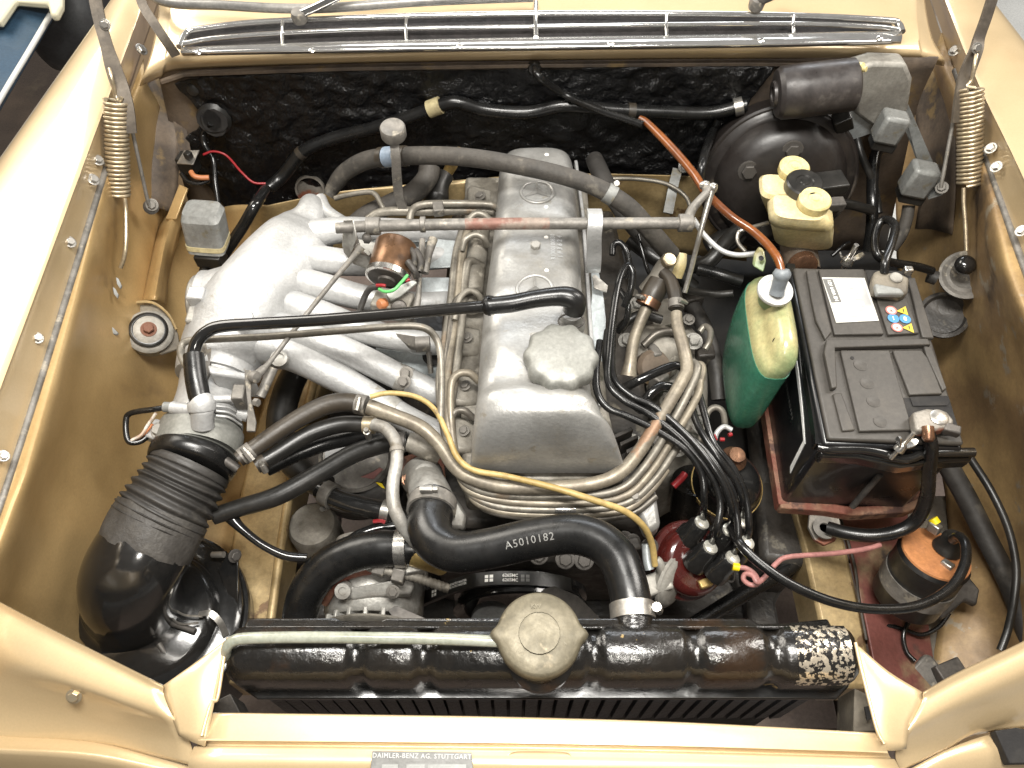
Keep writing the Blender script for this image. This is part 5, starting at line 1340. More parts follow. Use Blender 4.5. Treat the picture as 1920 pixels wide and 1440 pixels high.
hinge('left hood hinge arm with long coil spring over the inner fender', [(172, -40, 1.00, 11), (185, 30, .97, 11), (200, 85, .945, 11), (212, 125, .93, 14), (226, 165, .915, 15), (238, 205, .895, 13), (246, 250, .87, 10)],
      (217, 188, .905), (222, 366, .800), 22, 19, [(234, 372, .805), (236, 400, .79), (236, 455, .77), (232, 485, .755), (226, 502, .745)],
      [(238, 200, .893), (258, 290, .83), (276, 372, .765), (282, 388, .752)], [(204, 128, .94), (210, 150, .93), (217, 178, .91), (224, 190, .905), (228, 182, .91)], [(197, 46, .965)])
hinge('right hood hinge arm with long coil spring over the battery side', [(1872, -40, 1.00, 11), (1850, 30, .965, 11), (1836, 70, .945, 11), (1830, 95, .935, 13), (1812, 140, .915, 15), (1800, 185, .895, 12), (1792, 230, .87, 9)],
      (1820, 166, .905), (1818, 346, .800), 23, 20, [(1807, 352, .805), (1807, 380, .79), (1810, 420, .77), (1812, 470, .745)],
      [(1797, 180, .893), (1783, 250, .85), (1770, 320, .81), (1764, 352, .79)], [(1832, 92, .94), (1828, 120, .93), (1822, 150, .912), (1812, 162, .905), (1828, 165, .905)], [(1831, 90, .945)])
lst = thing('flat_strap', 'flat brown hood strap running down to the cowl corner', 'strap')
strap('strap', [(258, -30, .985), (268, 10, .968), (290, 45, .95), (312, 78, .93), (330, 104, .908)], 17, .004, 'hinge_brown', lst, side=(1, .3, 0))
lh = thing('hinge_bolt', 'rusty bolt at the foot of the left hinge rod', 'bolt')
lathe('foot', (283, 388, .748), (.2, -.6, .6), [(13, -10), (14, 0), (8, 3), (.1, 3)], 'steel_dark', lh, n=18)
bolt((285, 384, .752), (.2, -.6, .6), 8, 'steel_dull', lh)
# rubber bumper and drain cup below the right spring
kb = thing('rubber_bumper', 'black rubber knob on a greasy cup below the right hinge spring', 'bumper')
lathe('knob', (1810, 497, .722), (0, -.3, 1), [(8, -14), (16, -10), (19, 0), (16, 9), (9, 14), (.1, 15)], 'gloss_black', kb, n=28, seg=3)
lathe('cup', (1812, 515, .695), (-.3, -.35, .9), [(46, -8), (47, 0), (42, 2), (34, -2), (28, 1), (22, -3), (.1, -3)], 'steel_dull', kb, n=36)
tube('stalk', [(1756, 522, .68), (1740, 517, .68)], 13, 'rubber_grey', kb, n=12)
sw2 = lathe('drain_cup', P(1770, 590, .63), (-.3, -.3, .9), [(44, -10), (45, 0), (38, 2), (34, -6), (.1, -8)], 'grease', None, n=32)
tag(sw2, 'dark greasy recess with cable end beside the battery', 'recess')

# ================================================================ HOSES, PIPES, LINKAGE, WIRES
def hose(name, pts, r, mat, lab, cat='hose', group=None, **kw):
    o = tube(name, pts, r, mat, None, **kw)
    return tag(o, lab, cat, group)
# ---- upper radiator hose with printed number and clamps
uh = hose('radiator_hose', [(812, 934, .694, 41), (808, 962, .700, 42), (806, 990, .708, 42), (820, 1018, .716, 41), (860, 1035, .724, 39), (920, 1028, .734, 38), (1000, 1010, .748, 38), (1070, 1001, .760, 38), (1120, 1013, .768, 38), (1155, 1042, .772, 38), (1172, 1080, .773, 38), (1181, 1115, .773, 38), (1186, 1150, .772, 38), (1188, 1185, .772, 38)], 39, 'rubber_new',
          'thick new black radiator hose curving over the fan to the tank', n=36, seg=8, rfun=lambda t, a: 1 + .0035 * math.sin(t * 700))
ring_on(uh, .945, 30, 'steel', uh, screw=-1.45)
ring_on(uh, .035, 26, 'steel_dull', uh, screw=.2)
pp, rr = PATHS[uh.name]
UL = [0]
for a, b in zip(pp, pp[1:]): UL.append(UL[-1] + (b - a).length)
s_mid = UL[min(range(len(pp)), key=lambda i: (pp[i] - P(1000, 1008, .748)).length)]
def hose_map(x, y, z):
    s = s_mid + x; i = max(k for k in range(len(UL)) if UL[k] <= s)
    t = (s - UL[i]) / (UL[i + 1] - UL[i]); p = pp[i].lerp(pp[i + 1], t); d = (pp[i + 1] - pp[i]).normalized(); r_ = rr[i] + .0004
    up = (CAM - p).normalized(); up = (up - d * up.dot(d)).normalized(); sd = up.cross(d)
    an = y / r_ - .05
    return p + (up * math.cos(an) + sd * math.sin(an)) * r_
text('hose_print', 'A5010182', .0125, 'print_dim', uh, hose_map, bold=.0, spacing=1.15)
# ---- lower hose
lh_ = hose('coolant_hose', [(785, 1028, .625, 30), (755, 1028, .625, 33), (700, 1030, .62, 35), (650, 1043, .612, 35), (605, 1070, .60, 35), (575, 1110, .585, 34), (562, 1160, .565, 33), (562, 1220, .54, 33), (568, 1290, .51, 33)], 33, 'rubber_new', 'thick black lower radiator hose bending down beside the alternator', n=32, seg=8, rfun=lambda t, a: 1 + .0035 * math.sin(t * 500))
ring_on(lh_, .07, 22, 'steel_bright', lh_, screw=1.2)
st_ = hose('pump_inlet', [(770, 1030, .625), (800, 1040, .62), (830, 1050, .60)], 29, 'brass', 'stained brass water pump inlet behind the lower radiator hose', 'pipe', n=24)
wp_ = thing('water_pump', 'stained cast water pump body below the upper radiator hose', 'pump')
slab('body', [(795, 1005, .585), (860, 1005, .59), (1040, 1000, .58), (1180, 1005, .57), (1190, 1040, .55), (1100, 1055, .54), (960, 1045, .55), (850, 1045, .56), (800, 1035, .57)], .6, .07, 'grease', wp_, bevel=.008)
for (x, y) in ((1060, 1048), (1010, 1040), (1095, 1050), (905, 1040), (1140, 1042)):
    bolt((x, y, .588), (0, -.5, .9), 13, 'steel_dark', wp_)
tube('drain_stub', [(798, 1050, .61), (798, 1080, .595)], 5, 'steel', wp_, n=8)

# ---- coolant and vacuum hoses on the left
h1 = hose('heater_hose', [(447, 862, .712, 15), (480, 838, .714, 16), (540, 797, .718, 17), (600, 764, .722, 18), (645, 754, .724, 18), (685, 760, .724, 17)], 17, 'rubber_brown', 'worn brown-black hose arching under the intake runners to a steel pipe', n=18)
ring_on(h1, .07, 24, 'steel_dull', h1, screw=.1); ring_on(h1, .97, 20, 'steel_dull', h1, screw=.0)
h2 = hose('heater_hose', [(482, 872, .700, 14), (520, 850, .700, 15), (580, 814, .70, 16), (640, 796, .70, 16), (696, 797, .702, 15)], 15, 'rubber', 'ribbed black hose just below the brown-black hose with bright clamp', n=18, rfun=lambda t, a: 1 + .004 * math.sin(t * 420))
ring_on(h2, .03, 20, 'rubber_brown', h2, screw=.5); ring_on(h2, .985, 22, 'spring_gold', h2, screw=1.0)
h3 = hose('heater_hose', [(400, 968, .640, 16), (450, 952, .642, 17), (520, 930, .645, 18), (590, 892, .65, 18), (660, 852, .66, 18), (720, 832, .668, 18), (765, 828, .672, 17)], 17, 'rubber', 'long straight black hose crossing the left frame rail', n=18)
ring_on(h3, .965, 22, 'steel_dark', h3)
hose('heater_hose', [(500, 880, .655, 14), (560, 850, .66, 15), (620, 828, .66, 16), (690, 815, .665, 16), (740, 815, .665, 15)], 15, 'rubber_new', 'hidden black hose in shadow between two hoses on the left', n=14)
hose('fuel_hose', [(560, 690, .56, 24), (540, 730, .56, 26), (526, 790, .555, 26), (534, 845, .55, 26), (570, 888, .548, 25), (612, 915, .548, 24)], 25, 'rubber', 'wide black hose looping down from the throttle to the pump', n=20)
h5 = hose('taped_hose', [(598, 918, .575, 18), (640, 938, .578, 19), (690, 952, .58, 19), (735, 962, .58, 19), (770, 975, .575, 18)], 19, 'gloss_black', 'short hose wrapped in shiny black tape near the alternator', n=20, bumpy=.10)
ring_on(h5, .12, 22, 'steel_dull', h5, grow=1.25, screw=2.2); ring_on(h5, .75, 16, 'steel', h5, grow=1.15)
hose('taped_cable', [(770, 985, .57, 7), (715, 990, .575, 11), (670, 1005, .575, 10), (640, 1022, .57, 8)], 9, 'gloss_black', 'black taped cable with a red patch above the lower hose', 'cable', n=12, bumpy=.2)
rpz = tube('red_wire_end', [(700, 978, .588), (714, 977, .589), (722, 980, .588)], 4, 'wire_red', None, n=6)
tag(rpz, 'bare red wire end poking out of black tape', 'wire')
hose('vacuum_hose', [(432, 968, .632, 13), (452, 990, .628, 9), (490, 1020, .622, 8), (535, 1042, .615, 9), (575, 1046, .61, 9)], 9, 'gloss_black', 'thin glossy black hose branching down towards the lower radiator hose', n=12)
tp = hose('coolant_pipe', [(702, 796, .715, 12), (725, 805, .724, 12), (742, 830, .728, 12), (744, 865, .726, 12), (737, 905, .72, 12), (738, 945, .712, 13), (752, 980, .70, 13), (772, 1012, .68, 10), (784, 1032, .66, 6)], 12, 'alu_grey', 'bare grey steel coolant pipe curving down to the thermostat', 'pipe', n=16)
ring_on(tp, .30, 8, 'steel_rust', tp, 'pipe_collar', 1.15)
hose('heater_elbow', [(765, 828, .672, 18), (800, 838, .668, 24), (826, 850, .66, 22)], 22, 'alu_dirty', 'dirty cast elbow joining the long hose to the engine', 'pipe', n=18)
sr = slab('bracket_plate', [(745, 860, .62), (790, 845, .63), (832, 860, .63), (836, 900, .62), (790, 930, .61), (768, 920, .61)], .62, .006, 'tray_rust', None, bevel=.001)
tag(sr, 'rust-brown bracket plate behind the thermostat housing', 'bracket')
sh = lathe('shock_absorber', P(600, 1010, .40), (0, 0, 1), [(.1, -40), (44, -40), (46, 60), (40, 70), (.1, 72)], 'alu_dirty', None, n=30); tag(sh, 'dusty grey engine mount column left of the alternator', 'mount')
mt = thing('fuel_pump', 'round greasy pump with a pale sticker below the intake runners', 'pump')
lathe('drum', P(670, 868, .50), (.1, -.2, 1), [(.1, -80), (92, -80), (96, 0), (86, 10), (60, 14), (58, 20), (.1, 22)], 'grease', mt, n=44)
lathe('ring', P(668, 860, .512), (.1, -.2, 1), [(66, 6), (68, 12), (62, 16), (60, 12)], 'steel_dull', mt, n=40)
slab('sticker', [(608, 838, .535), (640, 826, .538), (680, 828, .538), (676, 846, .534), (630, 858, .53), (610, 872, .525)], .53, .002, 'label_silver', mt, bevel=.0005)
slab('sticker', [(676, 894, .53), (700, 884, .532), (712, 876, .534), (718, 880, .534), (700, 898, .53)], .53, .002, 'wire_pink', mt, bevel=.0005)
slab('paint_mark', [(704, 904, .535), (716, 906, .536), (722, 916, .535), (716, 914, .535)], .53, .002, 'yellow_tag', mt, bevel=0)

# ---- breather pipe over the valve cover
br = thing('breather_pipe', 'glossy black breather pipe crossing from the throttle to the valve cover', 'pipe')
sl = tube('sleeve', [(377, 754, .754, 20), (372, 735, .760, 20), (367, 705, .768, 20), (363, 665, .777, 19)], 19, 'rubber_new', br, n=24, rfun=lambda t, a: 1 + .006 * math.sin(t * 150))
tube('pipe', [(363, 690, .77, 11), (363, 664, .776, 12), (370, 640, .784, 12), (388, 622, .79, 12), (415, 612, .795, 12), (480, 607, .802, 11.5), (600, 600, .815, 11.5), (760, 587, .832, 11.5), (920, 573, .848, 11.5)], 11.5, 'gloss_black', br, n=20, seg=8)
tube('rubber_elbow', [(912, 574, .848, 19), (918, 573, .8485, 19.5), (922, 573, .849, 17), (960, 569, .852, 17), (1000, 561, .855, 17), (1040, 556, .857, 18), (1064, 557, .857, 20), (1077, 564, .853, 21), (1077, 575, .845, 21), (1075, 584, .838, 20)], 18, 'rubber_new', br, n=26, seg=6)
ringp = [P(1071 + 24 * math.cos(a), 602 + 14 * math.sin(a), .814) for a in [2 * math.pi * k / 30 for k in range(32)]]
v_, f_ = sweep(ringp, [.0012] * len(ringp), 6, cap=False); obj('wire_ring', v_, f_, 'steel_dark', br, smooth=80)
hose('vacuum_pipe', [(372, 705, .752), (352, 690, .755), (340, 668, .758), (340, 650, .76), (350, 640, .762), (380, 637, .764), (500, 631, .770), (640, 620, .778), (740, 612, .78), (792, 614, .778), (816, 632, .772), (826, 665, .764), (828, 720, .752), (826, 790, .735)], 7, 'line_grey', 'thin grey steel line running just below the black breather pipe', 'pipe', n=10)

# ---- injection lines: from the pump on the right, round the front of the head, up to the injectors
hose('return_pipe', [(690, 762, .724, 15), (740, 780, .718, 14), (790, 802, .714, 14), (826, 836, .708, 13), (850, 872, .704, 13), (880, 895, .702, 13), (940, 912, .702, 13), (1030, 914, .704, 13), (1110, 907, .708, 13), (1160, 888, .714, 13), (1196, 850, .72, 13), (1240, 780, .73, 12), (1280, 712, .74, 12), (1288, 690, .743, 12), (1282, 655, .748, 12), (1270, 610, .752, 11), (1268, 588, .752, 11)], 13, 'line_beige', 'thickest pale pipe wrapping the front of the valve cover', 'pipe', n=16, seg=8)
LN = [
    ('line_grey', [(868, 430, .735), (855, 480, .733), (846, 560, .73), (834, 640, .725), (824, 720, .718), (832, 800, .71), (850, 866, .70), (880, 910, .692), (950, 929, .688), (1080, 930, .69), (1160, 918, .70), (1206, 878, .71), (1256, 800, .72), (1296, 725, .735), (1308, 690, .74), (1300, 680, .735)]),
    ('line_beige', [(880, 420, .74), (868, 470, .737), (858, 560, .732), (846, 650, .726), (836, 730, .718), (842, 810, .708), (858, 880, .695), (884, 922, .686), (960, 941, .682), (1090, 943, .683), (1170, 930, .692), (1216, 890, .70), (1266, 815, .71), (1306, 745, .72), (1312, 715, .72)]),
    ('line_grey', [(905, 500, .725), (880, 490, .738), (872, 520, .735), (866, 600, .73), (856, 690, .722), (846, 770, .712), (852, 850, .70), (868, 900, .688), (895, 935, .68), (960, 953, .676), (1100, 955, .676), (1176, 942, .685), (1222, 905, .692), (1262, 850, .70), (1290, 800, .70)]),
    ('line_beige', [(898, 715, .72), (880, 700, .73), (858, 702, .732), (846, 724, .726), (846, 790, .712), (856, 860, .698), (876, 912, .684), (900, 946, .675), (970, 963, .67), (1100, 964, .67), (1170, 956, .678), (1215, 925, .684), (1250, 880, .69)]),
    ('line_dark', [(888, 785, .705), (870, 770, .715), (852, 774, .714), (844, 800, .708), (850, 850, .698), (866, 900, .684), (890, 940, .674), (940, 964, .668), (1040, 972, .664), (1130, 972, .664), (1190, 960, .67), (1230, 930, .676)]),
    ('line_dark', [(900, 545, .722), (872, 552, .735), (852, 575, .733), (842, 640, .727), (836, 700, .72), (840, 780, .71)]),
]
LINELAB = ['grey injection line lying right outside the thick pale pipe', 'beige injection line second out from the thick pale pipe',
           'grey injection line with a bright bare band, third out from the thick pale pipe', 'beige injection line with bare band and hooped end beside the cover front',
           'dark outermost injection line above the upper radiator hose', 'short dark injection line running beside the fuel rail']
for k, (m_, pts) in enumerate(LN):
    li = hose('injection_line', pts, (8, 8, 8, 7.5, 7, 8)[k], m_, LINELAB[k], 'pipe', 'injection lines around the valve cover', n=10, seg=7)
    if k in (2, 3, 4): ring_on(li, .70 if k != 4 else .62, 40, 'steel_bright', li, 'bare_band', 1.03)
tube_ = hose('fuel_rail', [(902, 420, .725, 18), (896, 470, .722, 19), (888, 530, .718, 20), (882, 580, .715, 18)], 19, 'alu_dirty', 'dirty grey fuel rail tube beside the valve cover', 'pipe', n=18)
yel = hose('yellow_hose', [(694, 744, .745, 5), (730, 737, .745, 5), (780, 744, .742, 5), (815, 768, .74, 5), (838, 812, .735, 5.5), (858, 858, .728, 6), (890, 882, .722, 6), (950, 893, .721, 6), (1040, 915, .722, 6.5), (1120, 940, .716, 6.5), (1170, 958, .70, 6.5), (1205, 985, .68, 6.5), (1222, 1020, .65, 6.5), (1228, 1060, .625, 6)], 6, 'yellow_hose', 'thin yellowed plastic vacuum hose draped over the metal lines', n=10, seg=8)

# ---- throttle linkage across the engine
ls = thing('throttle_linkage', 'grey steel throttle cross shaft spanning over the valve cover', 'linkage')
tube('shaft', [(630, 428, .838, 10), (700, 424, .838, 11), (900, 420, .838, 11), (1100, 419, .838, 11), (1302, 418, .838, 11)], 11, 'steel_dull', ls, n=18)
tube('rust_patch', [(872, 420.5, .838), (950, 419.5, .838), (1030, 419.2, .838)], 11.25, 'rust_worn', ls, n=18, bumpy=.015)
for (x, y, w_, r_) in ((700, 424, 26, 17), (793, 421, 10, 15), (1285, 418, 26, 17)):
    v_, f_ = sweep([P(x - w_ / 2, y, .838), P(x + w_ / 2, y, .838)], [r_ * mpp(P(x, y, .838))] * 2, 20); obj('collar', v_, f_, 'steel_dull', ls, smooth=40, bevel=.001)
tube('lever_arm', [(1290, 410, .842, 10), (1298, 392, .848, 9), (1312, 375, .855, 8), (1324, 362, .86, 8), (1325, 350, .862, 9)], 9, 'steel_dull', ls, n=12)
for (x, y) in ((1322, 348), (1336, 352)):
    lathe('ball_end', (x, y, .862), (.8, -.5, .3), [(.1, -9), (7, -8), (10, 0), (8, 7), (.1, 9)], 'steel', ls, n=16)
tube('push_rod', [(1334, 358, .86, 7), (1326, 388, .845, 6), (1312, 440, .82, 5), (1297, 500, .78, 5), (1284, 548, .75, 5)], 5, 'steel', ls, n=10)
tube('push_rod', [(678, 462, .822, 9), (664, 480, .815, 6), (630, 520, .80, 5), (560, 608, .775, 5), (508, 676, .765, 5), (492, 694, .764, 8), (476, 708, .766, 10)], 5, 'steel_dull', ls, n=10)
slab('shaft_bracket', [(643, 412, .85), (664, 408, .852), (668, 440, .84), (658, 460, .822), (680, 470, .79), (706, 488, .762), (700, 500, .758), (660, 486, .775), (640, 462, .80)], .84, .012, 'alu_grey', ls, bevel=.003)
strap('shaft_bracket', [(1114, 398, .82), (1116, 406, .852), (1116, 420, .855), (1114, 440, .84), (1114, 470, .81), (1113, 496, .785), (1112, 505, .765)], 27, .010, 'alu_white', ls, side=(1, 0, 0))
lathe('clamp_screw', (688, 448, .832), (.2, -.8, .4), [(9, -12), (9, 4), (5, 6), (.1, 6)], 'steel_dark', ls, n=6)
# ---- heater hoses at the rear
hh = hose('heater_hose', [(616, 368, .725, 10), (626, 350, .735, 14), (648, 322, .762, 16), (690, 300, .79, 17), (748, 293, .812, 17), (830, 292, .83, 17), (900, 298, .84, 17), (970, 310, .842, 17), (1050, 328, .838, 17), (1120, 352, .825, 17), (1175, 386, .805, 18), (1215, 428, .77, 18), (1258, 478, .72, 18)], 17, 'rubber_dusty', 'long dusty rubber heater hose arching over the rear of the engine', n=20, seg=8)
ring_on(hh, .232, 24, 'blue_clip', hh, 'blue_sleeve', 1.12); ring_on(hh, .252, 6, 'white_cap', hh, 'sleeve_edge', 1.16); ring_on(hh, .268, 12, 'rubber_brown', hh, screw=2.6); ring_on(hh, .208, 12, 'rubber_brown', hh, screw=2.6)
ring_on(hh, .77, 18, 'relay_grey', hh, screw=-1.8)
hose('heater_hose', [(806, 312, .735, 20), (800, 335, .725, 20), (775, 362, .715, 20), (735, 382, .708, 19), (690, 402, .70, 18), (655, 428, .695, 17)], 19, 'rubber_dusty', 'dusty hose bending left under the arched heater hose', n=18)
h7 = hose('heater_hose', [(1114, 298, .74, 16), (1120, 312, .742, 17), (1136, 345, .742, 17), (1160, 385, .735, 17), (1180, 415, .72, 16), (1215, 455, .69, 16)], 17, 'rubber_grey', 'short black hose rising to the firewall right of the valve cover', n=18)
vv_ = thing('heater_valve', 'black heater valve body with a brass fitting behind the intake', 'valve')
tube('body', [(836, 328, .705, 16), (826, 345, .70, 17), (818, 368, .69, 24), (815, 385, .685, 20)], 20, 'rubber', vv_, n=20)
tube('brass_fitting', [(840, 322, .71, 10), (848, 308, .725, 11), (858, 286, .752, 9), (859, 278, .757, 8)], 10, 'brass', vv_, n=14)
# ---- standpipe with round cap
sp_ = thing('standpipe', 'round grey cap on a tall flat steel stem behind the intake', 'bracket')
strap('stem', [(738, 262, .875), (742, 290, .86), (744, 330, .82), (748, 365, .78), (757, 395, .745)], 17, .006, 'steel_dull', sp_, side=(1, 0, 0))
lathe('cap', (739, 256, .878), (0, -.12, 1), [(22, 0), (24, 4), (24, 22), (22, 25), (18, 25), (13, 22), (.1, 21)], 'steel_dull', sp_, n=36)
# ---- pipework behind the shaft (cold start plumbing)
for pts, r_, lab in (([(628, 372, .735), (650, 366, .742), (690, 360, .748), (705, 366, .748), (716, 386, .742), (724, 400, .735)], 5, 'thin vacuum line curving behind the plenum neck'),
                     ([(768, 412, .745), (772, 396, .752), (784, 386, .758), (810, 382, .76), (880, 382, .76), (920, 384, .758), (935, 392, .75)], 7, 'upper grey line running behind the linkage shaft'),
                     ([(690, 412, .735), (710, 400, .742), (740, 396, .745), (800, 396, .745), (880, 394, .745), (925, 396, .742)], 9, 'lower grey line running behind the linkage shaft'),
                     ([(875, 418, .75), (890, 402, .758), (905, 402, .758), (920, 414, .75)], 7, 'small hooped line beside the rear of the valve cover'),
                     ([(866, 470, .745), (872, 450, .755), (890, 440, .758), (906, 446, .755), (914, 460, .74)], 6, 'small hooped line in front of the linkage shaft'),
                     ([(852, 600, .74), (862, 560, .748), (880, 545, .748), (896, 552, .742), (904, 566, .73)], 6, 'small hooped line under the black breather pipe')):
    hose('fuel_line', pts, r_, 'line_grey', lab, 'pipe', n=10)
bx = box('line_clip', (822, 392, .765), (.016, .020, .014), 'steel_dull', None, rot=(0, 0, 8)); tag(bx, 'grey clip holding two lines behind the linkage shaft', 'clip')

# ---- cold start solenoid
so = thing('start_solenoid', 'brown lacquered solenoid can with green and red wires on the runners', 'solenoid')
a, b = P(744, 462, .775), P(726, 524, .765)
v_, f_ = sweep([a.lerp(b, t) for t in (-.12, -.06, 0, .82)], [x * mpp(a) for x in (30, 37, 40, 40)], 40); obj('can', v_, f_, 'solenoid', so, smooth=45)
v_, f_ = sweep([a.lerp(b, t) for t in (.82, .84, .98, 1.0)], [x * mpp(a) for x in (40.5, 42, 42, 38)], 40); obj('end_ring', v_, f_, 'steel_bright', so, smooth=45)
dxn = (b - a).normalized()
lathe('end_face', b, dxn, [(38, -1), (37, 1), (18, 2), (16, 6), (10, 7), (.1, 7)], 'steel_dark', so, n=32)
for q in ([(770, 468, .785), (778, 480, .785), (776, 500, .78)], [(780, 470, .785), (790, 490, .785), (786, 510, .78)], [(764, 490, .79), (776, 506, .785), (782, 520, .775)]):
    tube('terminal_tape', q, 7, 'grease', so, n=8)
tube('green_wire', [(711, 542, .775), (722, 547, .78), (738, 544, .785), (752, 530, .788), (764, 516, .788)], 3.2, 'wire_green', so, n=8)
tube('red_wire', [(706, 535, .778), (716, 535, .780), (723, 536, .78)], 3.4, 'wire_red', so, n=8)
tube('red_wire', [(760, 527, .782), (768, 524, .782)], 3.2, 'wire_red', so, n=8)
tube('cable', [(712, 538, .77), (696, 540, .765), (686, 552, .755), (678, 572, .745), (672, 592, .735)], 6, 'rubber_grey', so, n=10)
slab('mount_plate', [(724, 552, .765), (728, 543, .768), (770, 526, .77), (780, 524, .77), (782, 530, .768), (750, 556, .762), (732, 564, .76)], .765, .003, 'cap_grey', so, bevel=.0008)
lathe('orange_cap', (716, 570, .752), (-.6, -.6, .4), [(10, -8), (11, 2), (8, 7), (.1, 8)], 'wire_orange', so, n=18)
box('valve_block', (738, 572, .735), (.055, .035, .03), 'alu_dirty', so, rot=(0, 0, -14), bevel=.003)
lathe('valve_stem', (748, 578, .752), (.1, -.6, .7), [(16, -8), (14, 2), (8, 4), (8, 10), (.1, 10)], 'steel_dark', so, n=20)
tube('rail_pipe', [(792, 450, .765, 6), (790, 480, .762, 6), (786, 520, .76, 5), (784, 560, .752, 6), (776, 590, .745, 8)], 6, 'steel_dull', so, n=10)
tube('rail_pipe', [(812, 448, .755, 9), (802, 480, .75, 8), (796, 512, .742, 8)], 8, 'steel_dull', so, n=10)
wv = thing('warm_up_valve', 'dusty valve with a cylindrical cap above the pale shield', 'valve')
tube('cap', [(780, 646, .715), (806, 645, .715)], 15, 'steel_dull', wv, n=22)
slab('lever', [(726, 622, .71), (780, 630, .715), (784, 652, .705), (770, 650, .70)], .71, .008, 'steel_dull', wv, bevel=.001)
tube('stem', [(804, 660, .70), (808, 700, .68)], 5, 'steel_dull', wv, n=8)

# ---- injection pump and its plumbing to the right of the head
ip = thing('injection_pump', 'greasy injection pump body with fittings right of the valve cover', 'pump')
slab('pump_body', [(1150, 560, .56), (1250, 560, .57), (1330, 640, .57), (1330, 860, .55), (1250, 905, .54), (1160, 860, .54)], .56, .16, 'alu_dirty', ip, bevel=.012)
for k in range(6):
    c = P(1196 + k * 19, 640 + k * 38, .60)
    lathe('delivery_valve', c, (.1, -.1, 1), [(18, -20), (17, 0), (12, 4), (12, 16), (8, 18), (.1, 18)], 'alu_dirty', ip, n=16)
for k in range(7):
    slab('rib', [(1158 + k * 11, 700 + k * 24, .575), (1200 + k * 11, 690 + k * 24, .578), (1202 + k * 11, 697 + k * 24, .578), (1160 + k * 11, 708 + k * 24, .575)], .575, .03, 'steel_dark', ip, bevel=.001)
lathe('governor', P(1228, 660, .60), (-.2, -.4, .9), [(52, -30), (54, 0), (46, 12), (28, 18), (.1, 19)], 'alu_dirty', ip, n=32)
lathe('warm_sensor', P(1225, 690, .60), (.2, -.4, .8), [(34, -20), (35, 6), (28, 14), (.1, 14)], 'brown_dirt', ip, n=26)
for (x, y) in ((1176, 640), (1196, 572), (1300, 640), (1270, 840), (1186, 830), (1316, 800)):
    bolt((x, y, .60), (0, -.2, 1), 12, 'alu_grey', ip)
box('linkage_block', (1240, 600, .60), (.05, .05, .04), 'alu_dirty', ip, rot=(0, 0, 20))
slab('dipstick_bracket', [(1280, 735, .70), (1298, 728, .70), (1300, 760, .695), (1270, 830, .68), (1240, 880, .67), (1232, 874, .67), (1262, 800, .685)], .69, .006, 'line_beige', ip, bevel=.001)
cf = thing('coolant_fitting', 'stained cast coolant fitting with clamped braided hoses by the pump', 'fitting')
tube('casting', [(1256, 484, .735, 14), (1246, 500, .722, 17), (1232, 530, .70, 22), (1218, 550, .685, 24)], 20, 'alu_dirty', cf, n=18)
lathe('plug', P(1254, 488, .738), (.25, -.25, .95), [(14, -6), (14, 4), (12, 6), (.1, 6)], 'spring_gold', cf, n=18)
tube('cream_filter', [(1275, 475, .71, 13), (1272, 495, .70, 15), (1266, 520, .685, 13)], 14, 'cream_plastic', cf, n=16)
hb1 = tube('braided_hose', [(1236, 528, .712, 20), (1226, 548, .705, 22), (1214, 572, .695, 20)], 21, 'rubber_brown', cf, n=20, rfun=lambda t, a: 1 + .03 * math.sin(14 * a))
ring_on(hb1, .9, 16, 'copper', cf, 'fitting_clamp', 1.12, screw=.8)
hb2 = tube('braided_hose', [(1244, 510, .725, 11), (1258, 528, .725, 12), (1266, 556, .722, 13), (1268, 580, .718, 12)], 12, 'rubber_brown', cf, n=16, rfun=lambda t, a: 1 + .03 * math.sin(10 * a))
ring_on(hb2, .88, 16, 'steel_dull', cf, 'fitting_clamp', 1.2, screw=-.9)
tube('pipe', [(1212, 578, .69, 12), (1200, 605, .68, 11), (1188, 640, .67, 11), (1182, 680, .66, 12), (1178, 705, .65, 16)], 12, 'line_beige', cf, n=14)
xs = slab('heat_shield_strip', [(1108, 500, .72), (1122, 505, .72), (1132, 560, .71), (1136, 600, .705), (1130, 680, .695), (1116, 660, .695), (1106, 600, .705), (1110, 550, .712)], .71, .002, 'shield_blue', None, bevel=.0005, dirv=Vector((.2, 0, -1)))
tag(xs, 'pale blue-grey sheet strip along the right of the valve cover', 'shield')
slab('tab', [(1110, 518, .735), (1116, 514, .736), (1140, 535, .73), (1138, 548, .727), (1114, 540, .73)], .73, .002, 'steel', xs, bevel=.0005)
pt = hose('oil_pipe', [(1170, 728, .66, 9), (1200, 712, .675, 9), (1250, 690, .68, 9), (1272, 686, .68, 8), (1290, 700, .67, 8)], 9, 'gloss_black', 'short glossy black pipe bridging the injection pump', 'pipe', n=12)
pt2 = hose('oil_pipe', [(1196, 772, .655, 9), (1216, 742, .675, 9), (1240, 724, .68, 9), (1262, 728, .675, 8), (1275, 750, .66, 8)], 9, 'gloss_black', 'arched glossy black pipe in front of the injection pump', 'pipe', n=12)
hose('servo_hose', [(1290, 545, .66), (1340, 552, .68), (1375, 550, .69)], 7, 'rubber', 'thin black hose behind the washer bottle', n=10)
lp = tube('grey_pipe', [(1300, 850, .62), (1322, 800, .64), (1326, 775, .645), (1340, 764, .648), (1355, 772, .645), (1360, 800, .63)], 6, 'line_grey', None, n=10); tag(lp, 'hooked grey steel pipe below the washer bottle', 'pipe')
lp = tube('grey_pipe', [(1340, 825, .635), (1345, 810, .64), (1358, 800, .642), (1372, 806, .64)], 5, 'alu_white', None, n=10); tag(lp, 'short pale looped pipe with red tags over the oil filter', 'pipe')
for q in ([(1338, 815, .645), (1342, 826, .642)], [(1350, 824, .643), (1358, 824, .643)], [(1366, 816, .643), (1372, 814, .643)]):
    tube('red_tag', q, 4, 'wire_red', lp, n=8)
